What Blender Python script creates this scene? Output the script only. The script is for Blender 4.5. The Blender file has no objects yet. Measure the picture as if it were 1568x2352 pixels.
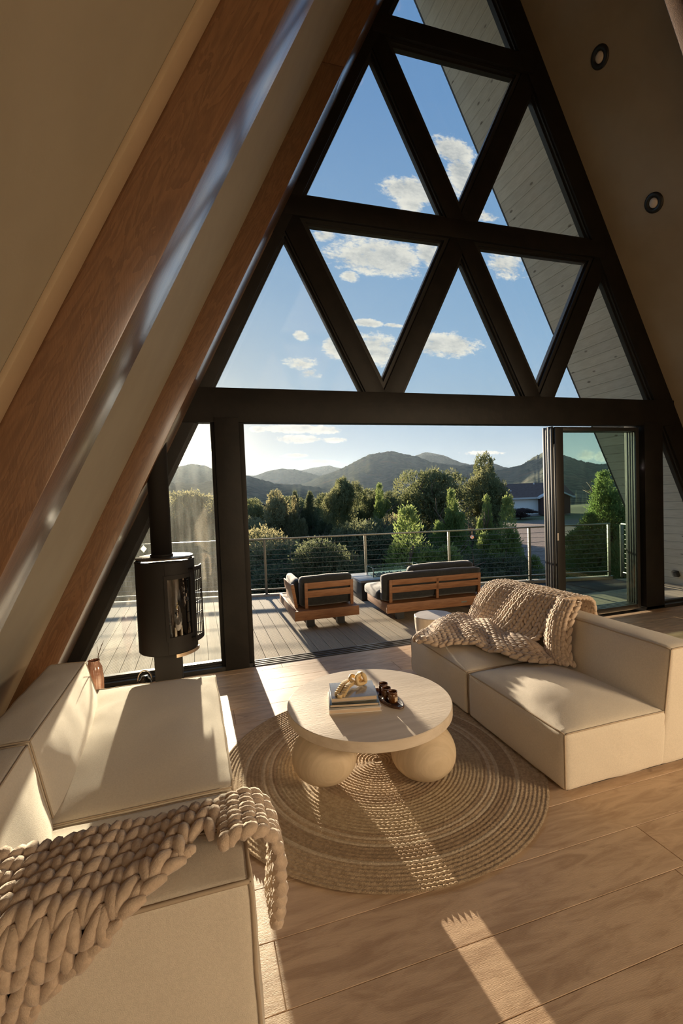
import bpy, bmesh, math, random
import numpy as np
from mathutils import Vector, Matrix, noise
C = bpy.context.scene.collection
SC = bpy.context.scene
rnd = random.Random(7)
V = Vector
# ------------------------------------------------------------------ camera
CX, CY, CZ = -0.9291, -4.7438, 1.6687
YAW, PITCH, ROLL, FPX = 0.2990, -0.0387, -0.03856, 1078.44
def cam_axes():
    cy, sy, cp, sp = math.cos(YAW), math.sin(YAW), math.cos(PITCH), math.sin(PITCH)
    f = V((sy*cp, cy*cp, sp)); r = V((cy, -sy, 0)); u = r.cross(f)
    cr, sr = math.cos(ROLL), math.sin(ROLL)
    return cr*r+sr*u, -sr*r+cr*u, f
_r, _u, _f = cam_axes()
cd = bpy.data.cameras.new('camera'); cam = bpy.data.objects.new('camera', cd); C.objects.link(cam)
cd.sensor_fit = 'HORIZONTAL'; cd.sensor_width = 36; cd.lens = 36*FPX/1568; cd.clip_end = 20000; cd.clip_start = .05
cam.matrix_world = Matrix(((_r.x, _u.x, -_f.x, CX), (_r.y, _u.y, -_f.y, CY), (_r.z, _u.z, -_f.z, CZ), (0, 0, 0, 1)))
SC.camera = cam
# ------------------------------------------------------------------ sky, sun, lamps, exposure
SC.view_settings.view_transform = 'Standard'; SC.view_settings.look = 'None'
SC.view_settings.exposure = 0.0; SC.view_settings.gamma = 1.0; SC.view_settings.use_curve_mapping = False
SC.cycles.transparent_max_bounces = 24; SC.cycles.max_bounces = 10; SC.cycles.diffuse_bounces = 6
SC.cycles.caustics_reflective = False; SC.cycles.caustics_refractive = False
SUN_EL, SUN_AZ = math.radians(5.67), math.radians(-0.75)
SUN_DIR = V((math.sin(SUN_AZ)*math.cos(SUN_EL), math.cos(SUN_AZ)*math.cos(SUN_EL), math.sin(SUN_EL)))
sl = bpy.data.lights.new('sun', 'SUN'); sl.energy = 21.0; sl.color = (1.0, .84, .62); sl.angle = math.radians(.55)
so = bpy.data.objects.new('sun', sl); C.objects.link(so); so.rotation_euler = SUN_DIR.to_track_quat('Z', 'Y').to_euler()
SKY_GAIN = 1.22
CLOUDS = [(0.4196, 0.5298, 0.1202, 0.0405, 1), (0.5457, 0.5486, 0.0366, 0.0299, 1), (0.3504, 0.4797, 0.0205, 0.0124, 1), (0.2939, 0.5606, 0.0278, 0.0149, 0.75), (0.6171, 0.7978, 0.0532, 0.0301, 1), (0.6362, 0.7409, 0.0381, 0.0505, 1), (0.5116, 0.6871, 0.0745, 0.0294, 1), (0.5049, 0.6549, 0.0334, 0.0157, 1), (0.5787, 0.3429, 0.0891, 0.0265, 1), (0.4066, 0.3255, 0.0537, 0.037, 0.9), (0.3138, 0.3206, 0.0325, 0.0247, 1), (0.3846, 0.3803, 0.0337, 0.0087, 1), (0.4513, 0.3791, 0.024, 0.0059, 0.8), (0.2315, 0.3439, 0.0173, 0.013, 0.7), (0.229, 0.2836, 0.0388, 0.0167, 0.7), (0.2522, 0.2631, 0.0274, 0.0131, 0.7), (0.7605, 0.5514, 0.0578, 0.0401, 0.75), (0.7017, 0.6558, 0.0371, 0.0145, 0.75), (0.223, 0.1436, 0.0836, 0.0084, 1), (0.1313, 0.1424, 0.0165, 0.0064, 1), (0.2716, 0.1419, 0.042, 0.0095, 1), (0.2172, 0.1212, 0.0486, 0.0084, 1), (0.2985, 0.119, 0.0304, 0.0057, 0.9), (0.209, 0.0866, 0.0308, 0.0047, 0.9), (0.2568, 0.0708, 0.0478, 0.0076, 0.9), (0.6804, 0.0859, 0.0781, 0.0064, 0.7), (0.9907, 0.0778, 0.0319, 0.0138, 0.95), (1.0416, 0.0737, 0.0237, 0.014, 0.95)]
class NT:
    """tiny node-tree helper"""
    def __init__(s, nt): s.nt = nt; s.nt.nodes.clear()
    def n(s, t, **k):
        d = s.nt.nodes.new(t)
        for a, b in k.items(): setattr(d, a, b)
        return d
    def l(s, a, b): s.nt.links.new(a, b)
    def put(s, sock, v):
        if hasattr(v, 'is_output'): s.l(v, sock)
        elif v is not None: sock.default_value = v
    def m(s, op, a, b=None, c=None, clamp=False):
        d = s.n('ShaderNodeMath', operation=op, use_clamp=clamp)
        for i, v in enumerate((a, b, c)):
            if v is not None: s.put(d.inputs[i], v)
        return d.outputs[0]
    def vm(s, op, a, b=None):
        d = s.n('ShaderNodeVectorMath', operation=op); s.put(d.inputs[0], a)
        if b is not None: s.put(d.inputs[1], b)
        return d.outputs['Value'] if op in ('DOT_PRODUCT', 'LENGTH') else d.outputs[0]
    def mix(s, f, a, b, blend='MIX'):
        d = s.n('ShaderNodeMix', data_type='RGBA', blend_type=blend); s.put(d.inputs['Factor'], f)
        s.put(d.inputs[6], a if hasattr(a, 'is_output') else (*a, 1)); s.put(d.inputs[7], b if hasattr(b, 'is_output') else (*b, 1))
        return d.outputs[2]
    def ramp(s, f, stops):
        d = s.n('ShaderNodeValToRGB'); s.put(d.inputs[0], f); e = d.color_ramp.elements
        while len(e) < len(stops): e.new(0.5)
        for q, (p, c) in zip(e, stops): q.position = p; q.color = (*c, 1) if len(c) == 3 else c
        return d.outputs[0]
    def noise(s, vec, scale, detail=3, rough=.5, dist=0):
        d = s.n('ShaderNodeTexNoise'); s.put(d.inputs['Vector'], vec)
        d.inputs['Scale'].default_value = scale; d.inputs['Detail'].default_value = detail
        d.inputs['Roughness'].default_value = rough; d.inputs['Distortion'].default_value = dist
        return d.outputs['Fac']
    def mapr(s, v, a, b, c=0., d=1., sm=True):
        q = s.n('ShaderNodeMapRange'); q.interpolation_type = 'SMOOTHSTEP' if sm else 'LINEAR'
        for i, x in enumerate((v, a, b, c, d)): s.put(q.inputs[i], x)
        return q.outputs[0]
def build_world():
    w = bpy.data.worlds.new('sky'); SC.world = w; w.use_nodes = True; t = NT(w.node_tree)
    g = t.n('ShaderNodeTexCoord').outputs['Generated']
    d = t.vm('NORMALIZE', g); sp = t.n('ShaderNodeSeparateXYZ'); t.l(d, sp.inputs[0]); X, Y, Z = sp.outputs
    base = t.ramp(t.m('MAXIMUM', Z, 0.0), [(0.0, (.30, .365, .42)), (.10, (.26, .37, .48)), (.24, (.215, .365, .55)), (.45, (.155, .305, .52)), (.62, (.115, .25, .48)), (1.0, (.07, .17, .38))])
    cosS = t.m('MAXIMUM', t.vm('DOT_PRODUCT', d, tuple(SUN_DIR)), 0.0)
    def glow(p, col, k): 
        return t.mix(t.m('MULTIPLY', t.m('POWER', cosS, p), k, clamp=True), (0, 0, 0), col)
    # warm, pale halo near the sun
    base = t.mix(t.m('MULTIPLY', t.m('POWER', cosS, 45.0), .65, clamp=True), base, (.60, .53, .42))
    base = t.mix(t.m('MULTIPLY', t.m('POWER', cosS, 8.0), .30, clamp=True), base, (.50, .54, .56))
    # clouds in a gnomonic chart of the sky
    ay = t.m('MAXIMUM', t.m('ABSOLUTE', Y), .05)
    U = t.m('DIVIDE', X, ay); W = t.m('DIVIDE', Z, ay)
    cv = t.n('ShaderNodeCombineXYZ'); t.l(U, cv.inputs[0]); t.l(W, cv.inputs[1]); uv = cv.outputs[0]
    cv2 = t.n('ShaderNodeCombineXYZ'); t.l(U, cv2.inputs[0]); t.l(t.m('MULTIPLY', W, 2.0), cv2.inputs[1])
    n1 = t.m('ADD', t.m('MULTIPLY', t.noise(cv2.outputs[0], 16.0, 8, .62, .3), .62), t.m('MULTIPLY', t.noise(cv2.outputs[0], 75.0, 6, .6, .2), .38)); n2 = t.noise(cv2.outputs[0], 9.0, 6, .6, .2)
    acc = None
    for (u0, w0, a, b, gg) in CLOUDS:
        dx = t.m('MULTIPLY', t.m('SUBTRACT', U, u0), .80/a); dy = t.m('MULTIPLY', t.m('SUBTRACT', W, w0), .80/b)
        v = t.m('SUBTRACT', gg, t.m('ADD', t.m('MULTIPLY', dx, dx), t.m('MULTIPLY', dy, dy)))
        acc = v if acc is None else t.m('MAXIMUM', acc, v)
    acc = t.m('MAXIMUM', acc, -1.2)
    dens = t.m('ADD', acc, t.m('MULTIPLY', t.m('SUBTRACT', n1, .5), 3.4))
    mask = t.mapr(dens, .05, .75)
    thick = t.mapr(t.m('ADD', acc, t.m('MULTIPLY', t.m('SUBTRACT', n2, .5), 2.6)), .25, 1.25)
    ccol = t.mix(thick, (.74, .70, .62), (.40, .41, .41))
    ccol = t.mix(t.mapr(n1, .42, .66, 0, .5), ccol, (.80, .76, .68))
    col = t.mix(t.m('MULTIPLY', mask, .93), base, ccol)
    col = t.mix(1.0, col, glow(260.0, (.9, .78, .62), 1.0), 'ADD')
    col = t.mix(1.0, col, glow(1500.0, (3.0, 2.8, 2.4), 1.0), 'ADD')
    # ground half
    col = t.mix(t.mapr(Z, -.03, -.01), (.16, .15, .13), col)
    bg = t.n('ShaderNodeBackground'); t.l(col, bg.inputs[0]); bg.inputs[1].default_value = SKY_GAIN
    t.l(bg.outputs[0], t.n('ShaderNodeOutputWorld').inputs[0])
build_world()
def area(name, loc, target, size, sizey, power, col):
    l = bpy.data.lights.new(name, 'AREA'); l.shape = 'RECTANGLE'; l.size = size; l.size_y = sizey; l.energy = power; l.color = col; l.spread = math.radians(80)
    o = bpy.data.objects.new(name, l); C.objects.link(o); o.location = loc
    o.rotation_euler = (V(target)-V(loc)).to_track_quat('-Z', 'Y').to_euler(); return o
# warm lamp at right rear, plus an added fill light, both behind the camera
area('room_lamp', (4.9, -7.0, 2.2), (1.5, -2.2, .2), 1.6, 1.0, 62, (1, .76, .50))
area('rear_fill', (.02, -8.0, 2.5), (.3, -3.2, .0), .8, 1.6, 12, (1, .86, .68))
#area('loft_lamp', (2.0, -8.0, 5.0), (2.0, -2.0, 3.5), 2.5, 1.5, 14, (1, .78, .56))
# ------------------------------------------------------------------ materials
MATS = {}
def mat(name, col, rough=.6, spec=.4, col2=None, nscale=6, bump=0, bscale=60, stretch=None, metal=0, detail=4, coat=0, trans=0, sheen=0, mixr=(.35, .65), coat_r=.15, coat_ior=1.5, extra=None):
    if name in MATS: return MATS[name]
    m = bpy.data.materials.new(name); m.use_nodes = True; t = NT(m.node_tree)
    b = t.n('ShaderNodeBsdfPrincipled'); out = t.n('ShaderNodeOutputMaterial')
    b.inputs['Roughness'].default_value = rough; b.inputs['Specular IOR Level'].default_value = spec; b.inputs['Metallic'].default_value = metal
    b.inputs['Coat Weight'].default_value = coat; b.inputs['Coat IOR'].default_value = coat_ior; b.inputs['Coat Roughness'].default_value = coat_r; b.inputs['Sheen Weight'].default_value = sheen
    tc = t.n('ShaderNodeTexCoord').outputs['Object']; vec = tc
    if stretch:
        mp = t.n('ShaderNodeMapping'); t.l(tc, mp.inputs[0]); mp.inputs['Scale'].default_value = stretch; vec = mp.outputs[0]
    colout = None
    if col2 is not None:
        colout = t.mix(t.mapr(t.noise(vec, nscale, detail, .6), mixr[0], mixr[1]), col, col2); t.l(colout, b.inputs['Base Color'])
    else: b.inputs['Base Color'].default_value = (*col, 1)
    if extra: 
        r = extra(t, tc, vec, colout); 
        if r is not None: t.l(r, b.inputs['Base Color']); colout = r
    if bump:
        bp = t.n('ShaderNodeBump'); bp.inputs['Strength'].default_value = min(1, bump); bp.inputs['Distance'].default_value = .004
        t.l(t.noise(vec, bscale, 3, .6), bp.inputs['Height']); t.l(bp.outputs[0], b.inputs['Normal'])
    sh = b.outputs[0]
    if trans:
        tr = t.n('ShaderNodeBsdfTranslucent')
        if colout is not None: t.l(colout, tr.inputs[0])
        else: tr.inputs[0].default_value = (*col, 1)
        mx = t.n('ShaderNodeMixShader'); mx.inputs[0].default_value = trans; t.l(sh, mx.inputs[1]); t.l(tr.outputs[0], mx.inputs[2]); sh = mx.outputs[0]
    t.l(sh, out.inputs[0]); MATS[name] = m; return m
def glass_mat(name, tint=(1, 1, 1), dust=0.0, refl=.07):
    m = bpy.data.materials.new(name); m.use_nodes = True; t = NT(m.node_tree)
    tp = t.n('ShaderNodeBsdfTransparent'); tp.inputs[0].default_value = (*tint, 1)
    gl = t.n('ShaderNodeBsdfGlossy'); gl.inputs['Roughness'].default_value = 0.0; gl.inputs[0].default_value = (1, 1, 1, 1)
    lw = t.n('ShaderNodeLayerWeight'); lw.inputs['Blend'].default_value = .5
    f = t.m('ADD', t.m('MULTIPLY', t.m('POWER', lw.outputs['Facing'], 5.0), .85), refl)
    mx = t.n('ShaderNodeMixShader'); t.l(f, mx.inputs[0]); t.l(tp.outputs[0], mx.inputs[1]); t.l(gl.outputs[0], mx.inputs[2]); sh = mx.outputs[0]
    if dust:
        td = t.n('ShaderNodeBsdfTranslucent'); td.inputs[0].default_value = (.9, .92, .85, 1)
        tc = t.n('ShaderNodeTexCoord').outputs['Object']; mp = t.n('ShaderNodeMapping'); t.l(tc, mp.inputs[0]); mp.inputs['Scale'].default_value = (1, 1, .12); mp.inputs['Rotation'].default_value = (0, .12, 0)
        k = t.mapr(t.noise(mp.outputs[0], 14, 5, .7), .35, .75, dust*.35, dust)
        m2 = t.n('ShaderNodeMixShader'); t.l(k, m2.inputs[0]); t.l(sh, m2.inputs[1]); t.l(td.outputs[0], m2.inputs[2]); sh = m2.outputs[0]
    t.l(sh, t.n('ShaderNodeOutputMaterial').inputs[0]); MATS[name] = m; return m
def objrand(t, tc, vec, col, amt=.16):
    oi = t.n('ShaderNodeObjectInfo').outputs['Random']
    h = t.n('ShaderNodeHueSaturation'); t.l(t.m('ADD', t.m('MULTIPLY', oi, amt), 1-amt/2), h.inputs['Value']); t.l(col, h.inputs['Color'])
    return h.outputs[0]
def oak(t, tc, vec, col):
    g = t.n('ShaderNodeNewGeometry').outputs['Position']
    mp = t.n('ShaderNodeMapping'); t.l(g, mp.inputs[0]); mp.inputs['Scale'].default_value = (.55, 2.6, 1)
    oi = t.n('ShaderNodeObjectInfo').outputs['Random']; cx = t.n('ShaderNodeCombineXYZ'); t.l(t.m('MULTIPLY', oi, 37.), cx.inputs[0]); t.l(t.m('MULTIPLY', oi, 11.), cx.inputs[2])
    p = t.vm('ADD', mp.outputs[0], cx.outputs[0])
    w = t.noise(p, 6, 6, .62, 1.1)
    c = t.mix(t.mapr(w, .35, .68), (.62, .45, .30), (.44, .30, .19))
    mp2 = t.n('ShaderNodeMapping'); t.l(g, mp2.inputs[0]); mp2.inputs['Scale'].default_value = (1.0, 2.2, 1)
    kn = t.m('MULTIPLY', t.mapr(t.noise(t.vm('ADD', mp2.outputs[0], cx.outputs[0]), 3.1, 2, .5, .6), .70, .80), .75)
    c = t.mix(kn, c, (.22, .14, .09))
    return objrand(t, tc, vec, c, .14)
FLOOR = mat('oak_floor', (.5, .4, .3), .42, .35, (.5, .4, .3), 5, .25, 30, (1, 14, 1), extra=oak)
GAP = mat('floor_gap', (.34, .245, .16), .9)
PLASTER = mat('plaster', (.385, .34, .262), .85, .2, (.365, .32, .246), 3, .12, 90)
def beamwood(t, tc, vec, col):
    mp = t.n('ShaderNodeMapping'); t.l(tc, mp.inputs[0]); mp.inputs['Rotation'].default_value = (0, math.radians(-26.7), 0)
    m2 = t.n('ShaderNodeMapping'); t.l(mp.outputs[0], m2.inputs[0]); m2.inputs['Scale'].default_value = (3.2, 3.2, .35)
    a = t.noise(m2.outputs[0], 3.0, 4, .55, 1.6)
    ring = t.m('FRACT', t.m('MULTIPLY', a, 9.0))
    m3 = t.n('ShaderNodeMapping'); t.l(mp.outputs[0], m3.inputs[0]); m3.inputs['Scale'].default_value = (40, 40, 2.2)
    f = t.noise(m3.outputs[0], 3, 4, .6)
    k = t.m('ADD', t.m('MULTIPLY', t.mapr(ring, 0, 1), .3), t.m('MULTIPLY', f, .7))
    return t.mix(t.mapr(k, .25, .75), (.215, .108, .052), (.145, .070, .034))
BEAM = mat('beam_wood', (.4, .2, .1), .38, .5, (.4, .2, .1), 5, .2, 6, (30, 30, 2), extra=beamwood, coat=1.0, coat_r=.22, coat_ior=1.75)
CREAMSTRIP = mat('cream_strip', (.46, .35, .235), .7, .3, (.43, .33, .22), 4)
BLACKWOOD = mat('black_stained_wood', (.009, .008, .007), .5, .25, (.014, .012, .010), 3, .35, 10, (2, 2, 2))
BLACKALU = mat('black_aluminium', (.020, .020, .019), .38, .5)
GREYALU = mat('grey_aluminium', (.10, .10, .10), .4, .5, metal=.4)
def knots(t, tc, vec, col):
    vo = t.n('ShaderNodeTexVoronoi'); mp = t.n('ShaderNodeMapping'); t.l(tc, mp.inputs[0]); mp.inputs['Scale'].default_value = (.01, 2.2, 5.2)
    oi = t.n('ShaderNodeObjectInfo').outputs['Random']; cx = t.n('ShaderNodeCombineXYZ'); t.l(t.m('MULTIPLY', oi, 61.), cx.inputs[1]); t.l(t.m('MULTIPLY', oi, 23.), cx.inputs[2])
    t.l(t.vm('ADD', mp.outputs[0], cx.outputs[0]), vo.inputs['Vector']); vo.inputs['Scale'].default_value = 1.35
    k = t.mapr(vo.outputs['Distance'], .05, .13, .8, 0)
    return objrand(t, tc, vec, t.mix(k, col, (.20, .15, .10)), .12)
SOFFIT = mat('whitewashed_board', (.88, .82, .68), .7, .2, (.78, .72, .58), 4, .15, 12, (1, 1.2, 14), extra=knots)
DARKTRIM = mat('dark_fascia', (.08, .08, .08), .6)
DECK = mat('composite_deck', (.50, .42, .315), .85, .12, (.41, .36, .28), 5, .12, 30, (14, .6, 1), extra=lambda t, tc, v, c: objrand(t, tc, v, c, .14))
DECKDARK = mat('deck_substructure', (.02, .018, .015), .9)
STEEL = mat('brushed_steel', (.19, .19, .165), .4, .5, metal=.85)
def linen(t, tc, vec, col):
    return col
CREAM = mat('cream_linen', (.73, .65, .53), .9, .15, (.68, .605, .49), 120, .5, 420, sheen=.25, extra=linen)
PIPING = mat('cream_piping', (.46, .37, .27), .9, .15)
YARN = mat('chunky_yarn', (.64, .50, .375), .95, .1, (.54, .415, .305), 60, .6, 260, sheen=.4)
def rugmat(name, c1, c2):
    return mat(name, c1, .95, .1, c2, 55, 1.0, 190, sheen=.15)
RUG_A = rugmat('jute_tan', (.52, .385, .245), (.37, .265, .16)); RUG_B = rugmat('jute_light', (.60, .49, .35), (.48, .38, .26)); RUG_C = rugmat('jute_mid', (.50, .39, .25), (.38, .28, .17)); RUG_D = rugmat('jute_brown', (.42, .30, .185), (.30, .21, .125))
TABLE = mat('pale_travertine_wood', (.66, .57, .46), .55, .35, (.58, .49, .385), 3, .2, 18, (.7, 7, 7), detail=6)
LEG = mat('pale_oak_bulb', (.62, .50, .35), .6, .3, (.53, .42, .285), 4, .35, 14, (1.2, 9, 1.2), detail=6)
STOVE = mat('black_stove_steel', (.014, .012, .011), .62, .25)
STOVETOP = mat('stove_top_steel', (.10, .085, .07), .3, .5, metal=.5)
BRONZE = mat('stove_handle_bronze', (.55, .42, .30), .35, .5, metal=.8)
CUSHION = mat('black_outdoor_fabric', (.022, .024, .025), .85, .2, (.032, .034, .034), 30, .3, 200, sheen=.5)
TEAK = mat('teak', (.33, .16, .075), .5, .35, (.24, .11, .05), 4, .2, 20, (1.5, 14, 14), detail=5)
CONCRETE = mat('dark_powdercoat', (.035, .037, .04), .45, .4)
LIGHTTOP = mat('grey_slab_top', (.32, .35, .38), .35, .5)
DRUM = mat('pale_drum_wood', (.66, .57, .47), .6, .3, (.57, .49, .40), 5, .2, 20, (6, 6, 1))
AMBER = mat('amber_glass', (.10, .035, .008), .08, .6, coat=.6, coat_r=.05)
WAX = mat('candle_wax', (.62, .33, .10), .5, .3, trans=.3)
PAPER = mat('paper_label', (.55, .42, .28), .8)
DARKWOOD = mat('dark_walnut', (.10, .05, .028), .35, .45, (.065, .032, .018), 8, 0, 1, (1, 6, 1))
PALEWOOD = mat('pale_carved_wood', (.66, .50, .27), .6, .3, (.56, .40, .20), 20, .2, 60)
PAGES = mat('page_block', (.66, .52, .38), .85, .1, (.55, .42, .30), 8, .3, 12, (1, 1, 90))
GLASS = glass_mat('clear_glass', (.93, .965, .955))
GLASSD = glass_mat('dusty_glass', (.93, .965, .93), dust=.05)
GREEN = glass_mat('green_sliding_glass', (.865, .93, .885), refl=.035)
CLEAR2 = glass_mat('guard_glass', (.86, .95, .92), refl=.08)
STOVEGLASS = glass_mat('stove_glass', (.30, .29, .27), refl=.08)
# ------------------------------------------------------------------ mesh helpers
def new_obj(name, me, m=None, parent=None):
    o = bpy.data.objects.new(name, me); C.objects.link(o)
    if m: 
        if not me.materials: me.materials.append(m)
    if parent: o.parent = parent
    return o
def empty(name, loc=(0, 0, 0), rz=0):
    o = bpy.data.objects.new(name, None); C.objects.link(o); o.location = loc; o.rotation_euler = (0, 0, rz); o.empty_display_size = .1; return o
def tag(o, label, cat, group=None, kind=None):
    o['label'] = label; o['category'] = cat
    if group: o['group'] = group
    if kind: o['kind'] = kind
    return o
def struct(o, label=None, cat=None):
    o['kind'] = 'structure'
    if label: o['label'] = label
    if cat: o['category'] = cat
    return o
class MB:
    def __init__(s): s.v = []; s.f = []; s.sm = []
    def add(s, vs, fs, smooth=False):
        n = len(s.v); s.v.extend([tuple(q) for q in vs]); s.f.extend([tuple(i+n for i in f) for f in fs]); s.sm.extend([smooth]*len(fs)); return s
    def box8(s, c):   # c: 4 bottom (ccw from above) + 4 top
        return s.add(c, [(3, 2, 1, 0), (4, 5, 6, 7), (0, 1, 5, 4), (1, 2, 6, 5), (2, 3, 7, 6), (3, 0, 4, 7)])
    def box(s, x0, x1, y0, y1, z0, z1):
        return s.box8([(x0, y0, z0), (x1, y0, z0), (x1, y1, z0), (x0, y1, z0), (x0, y0, z1), (x1, y0, z1), (x1, y1, z1), (x0, y1, z1)])
    def prism(s, pts, axis, a, b):  # polygon in the two other axes, extruded along axis
        def mk(p, h):
            return {'x': (h, p[0], p[1]), 'y': (p[0], h, p[1]), 'z': (p[0], p[1], h)}[axis]
        n = len(pts); vs = [mk(p, a) for p in pts]+[mk(p, b) for p in pts]
        fs = [tuple(range(n))[::-1], tuple(range(n, 2*n))]+[(i, (i+1) % n, n+(i+1) % n, n+i) for i in range(n)]
        return s.add(vs, fs)
    def lathe(s, prof, seg=32, c=(0, 0, 0), smooth=True, a0=0, a1=2*math.pi, axis=None):
        full = abs(a1-a0-2*math.pi) < 1e-6; k = seg if full else seg+1
        vs = []; fs = []
        for i in range(k):
            a = a0+(a1-a0)*i/seg
            for r, z in prof: vs.append((c[0]+r*math.cos(a), c[1]+r*math.sin(a), c[2]+z))
        n = len(prof)
        for i in range(seg):
            j = (i+1) % k
            for q in range(n-1): fs.append((i*n+q, j*n+q, j*n+q+1, i*n+q+1))
        return s.add(vs, fs, smooth)
    def cyl(s, c, r, h, seg=24, r2=None):
        r2 = r if r2 is None else r2
        vs = [(c[0]+r*math.cos(2*math.pi*i/seg), c[1]+r*math.sin(2*math.pi*i/seg), c[2]) for i in range(seg)]
        vs += [(c[0]+r2*math.cos(2*math.pi*i/seg), c[1]+r2*math.sin(2*math.pi*i/seg), c[2]+h) for i in range(seg)]
        s.add(vs, [tuple(range(seg))[::-1], tuple(range(seg, 2*seg))]); 
        n = len(s.v)-2*seg
        for i in range(seg): s.f.append((n+i, n+(i+1) % seg, n+seg+(i+1) % seg, n+seg+i)); s.sm.append(True)
        return s
    def tube(s, pts, r, seg=8, closed=False, caps=True):
        pts = [V(p) for p in pts]; n = len(pts); up = V((0, 0, 1)); vs = []; fs = []; prev = None
        for i, p in enumerate(pts):
            a = pts[(i-1) % n] if (closed or i > 0) else p; b = pts[(i+1) % n] if (closed or i < n-1) else p
            d = (b-a).normalized() if (b-a).length > 1e-9 else V((0, 0, 1))
            if prev is None:
                x = d.cross(up if abs(d.z) < .95 else V((1, 0, 0))).normalized()
            else: x = (prev-d*prev.dot(d)).normalized()
            prev = x; y = d.cross(x); rr = r[i] if isinstance(r, (list, tuple)) else r
            for k in range(seg):
                an = 2*math.pi*k/seg; vs.append(p+x*rr*math.cos(an)+y*rr*math.sin(an))
        for i in range(n if closed else n-1):
            j = (i+1) % n
            for k in range(seg): k2 = (k+1) % seg; fs.append((i*seg+k, i*seg+k2, j*seg+k2, j*seg+k))
        s.add(vs, fs, True)
        if caps and not closed:
            b = len(s.v)-len(vs); s.f.append(tuple(b+k for k in range(seg))[::-1]); s.sm.append(False); s.f.append(tuple(b+(n-1)*seg+k for k in range(seg))); s.sm.append(False)
        return s
    def mesh(s, name='m'):
        me = bpy.data.meshes.new(name); me.from_pydata(s.v, [], s.f); me.polygons.foreach_set('use_smooth', s.sm); me.update(); return me
    def build(s, name, m, parent=None, fix=True, bevel=0, seg=2, origin=None):
        if origin is not None: o3 = V(origin); s.v = [tuple(V(q)-o3) for q in s.v]
        me = s.mesh(name)
        if fix:
            bm = bmesh.new(); bm.from_mesh(me); bmesh.ops.recalc_face_normals(bm, faces=bm.faces)
            if bevel: bmesh.ops.bevel(bm, geom=[e for e in bm.edges if e.is_manifold and e.calc_face_angle(0) > .5], offset=bevel, segments=seg, affect='EDGES', profile=.6, clamp_overlap=True)
            bm.to_mesh(me); bm.free()
            if bevel: me.polygons.foreach_set('use_smooth', [True]*len(me.polygons)); me.set_sharp_from_angle(angle=.7)
        o = new_obj(name, me, m, parent)
        if origin is not None: o.location = o3
        return o
# ------------------------------------------------------------------ frame lattice of the gable
X0, S, Z0, H = -.9574, 1.9996, 2.5326, 1.9866
KS = S/2/H
def Lx(z): return X0-(Z0-z)*KS
def Rx(z): return X0+3*S+(Z0-z)*KS
CXM = X0+1.5*S
APEX = Z0+3*H
WOFF = .20          # the wall and roof plane lies this far outside the lattice lines
def wl(z, off=0): return Lx(z)-WOFF+off
def wr(z, off=0): return Rx(z)+WOFF-off
BACK = -10.0
# ------------------------------------------------------------------ floor
fl = MB().box(Lx(0)-.6, Rx(0)+.6, BACK, -.115, -.12, -.0035).build('floor', GAP); struct(fl, 'pale oak plank floor of the living room', 'floor')
rnd.seed(3)
ys = [-.115]; y = -.235
while y > BACK: ys.append(y); y -= .2535
ys.append(BACK)
for i in range(len(ys)-1):
    x = Lx(0)-.5-rnd.random()*1.6
    if i == 0: cuts = [-3.2, -.2, 2.0, 4.1, 6.9]
    else:
        cuts = [x]
        while cuts[-1] < Rx(0)+.5: cuts.append(cuts[-1]+1.5+rnd.random()*.8)
    g = .0009
    for a, b in zip(cuts[:-1], cuts[1:]):
        a = max(a, Lx(0)-.55); b = min(b, Rx(0)+.55)
        if b-a < .05: continue
        c = ((a+b)/2, (ys[i]+ys[i+1])/2, 0); m = MB(); x0, x1, y0, y1 = a+g, b-g, ys[i+1]+g, ys[i]-g; e = .0015
        m.box8([(x0, y0, -.0035), (x1, y0, -.0035), (x1, y1, -.0035), (x0, y1, -.0035), (x0+e, y0+e, 0), (x1-e, y0+e, 0), (x1-e, y1-e, 0), (x0+e, y1-e, 0)])
        m.build('plank', FLOOR, fl, origin=c)
# ------------------------------------------------------------------ sloped walls (the roof of the A-frame), rear wall
def slab(name, side, y0, y1, m, t=.28, z0=-.15, z1=None):
    z1 = APEX+.4-.0 if z1 is None else z1
    f = wl if side < 0 else wr
    pts = [(f(z0), z0), (f(z1), z1), (f(z1)+side*t/.893, z1), (f(z0)+side*t/.893, z0)]
    return struct(MB().prism(pts, 'y', y0, y1).build(name, m))
slab('wall_left', -1, BACK, .03, PLASTER)['label'] = 'beige plastered sloping wall behind the left sofa'
slab('wall_right', 1, BACK, .03, PLASTER)['label'] = 'beige plastered sloping wall with recessed lights'
zz = APEX+.4
bw = MB().prism([(wl(-.1)-.3, -.1), (wr(-.1)+.3, -.1), (CXM+.2, zz+.2), (CXM-.2, zz+.2)], 'y', BACK-.15, BACK).build('wall_back', mat('rear_wall', (.46, .40, .32), .8, .2, (.42, .36, .29), 2)); struct(bw)
# unseen loft with dark back, added to keep high sun off the rear wall
lf = MB().box(wl(2.9)+.0, wr(2.9)-.0, BACK+.01, -6.4, 2.85, 3.08).build('ceiling', BEAM if 'BEAM' in globals() else PLASTER); struct(lf, 'added loft slab blocking high sun over the rear of the room')
lw_ = MB().prism([(wl(3.09), 3.09), (wr(3.09), 3.09), (CXM+.25, zz-.1), (CXM-.25, zz-.1)], 'y', -7.6, -7.5).build('wall_sun_block', mat('dark_panelling', (.09, .06, .04), .7, .3, (.06, .04, .028), 4)); struct(lw_)
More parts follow.
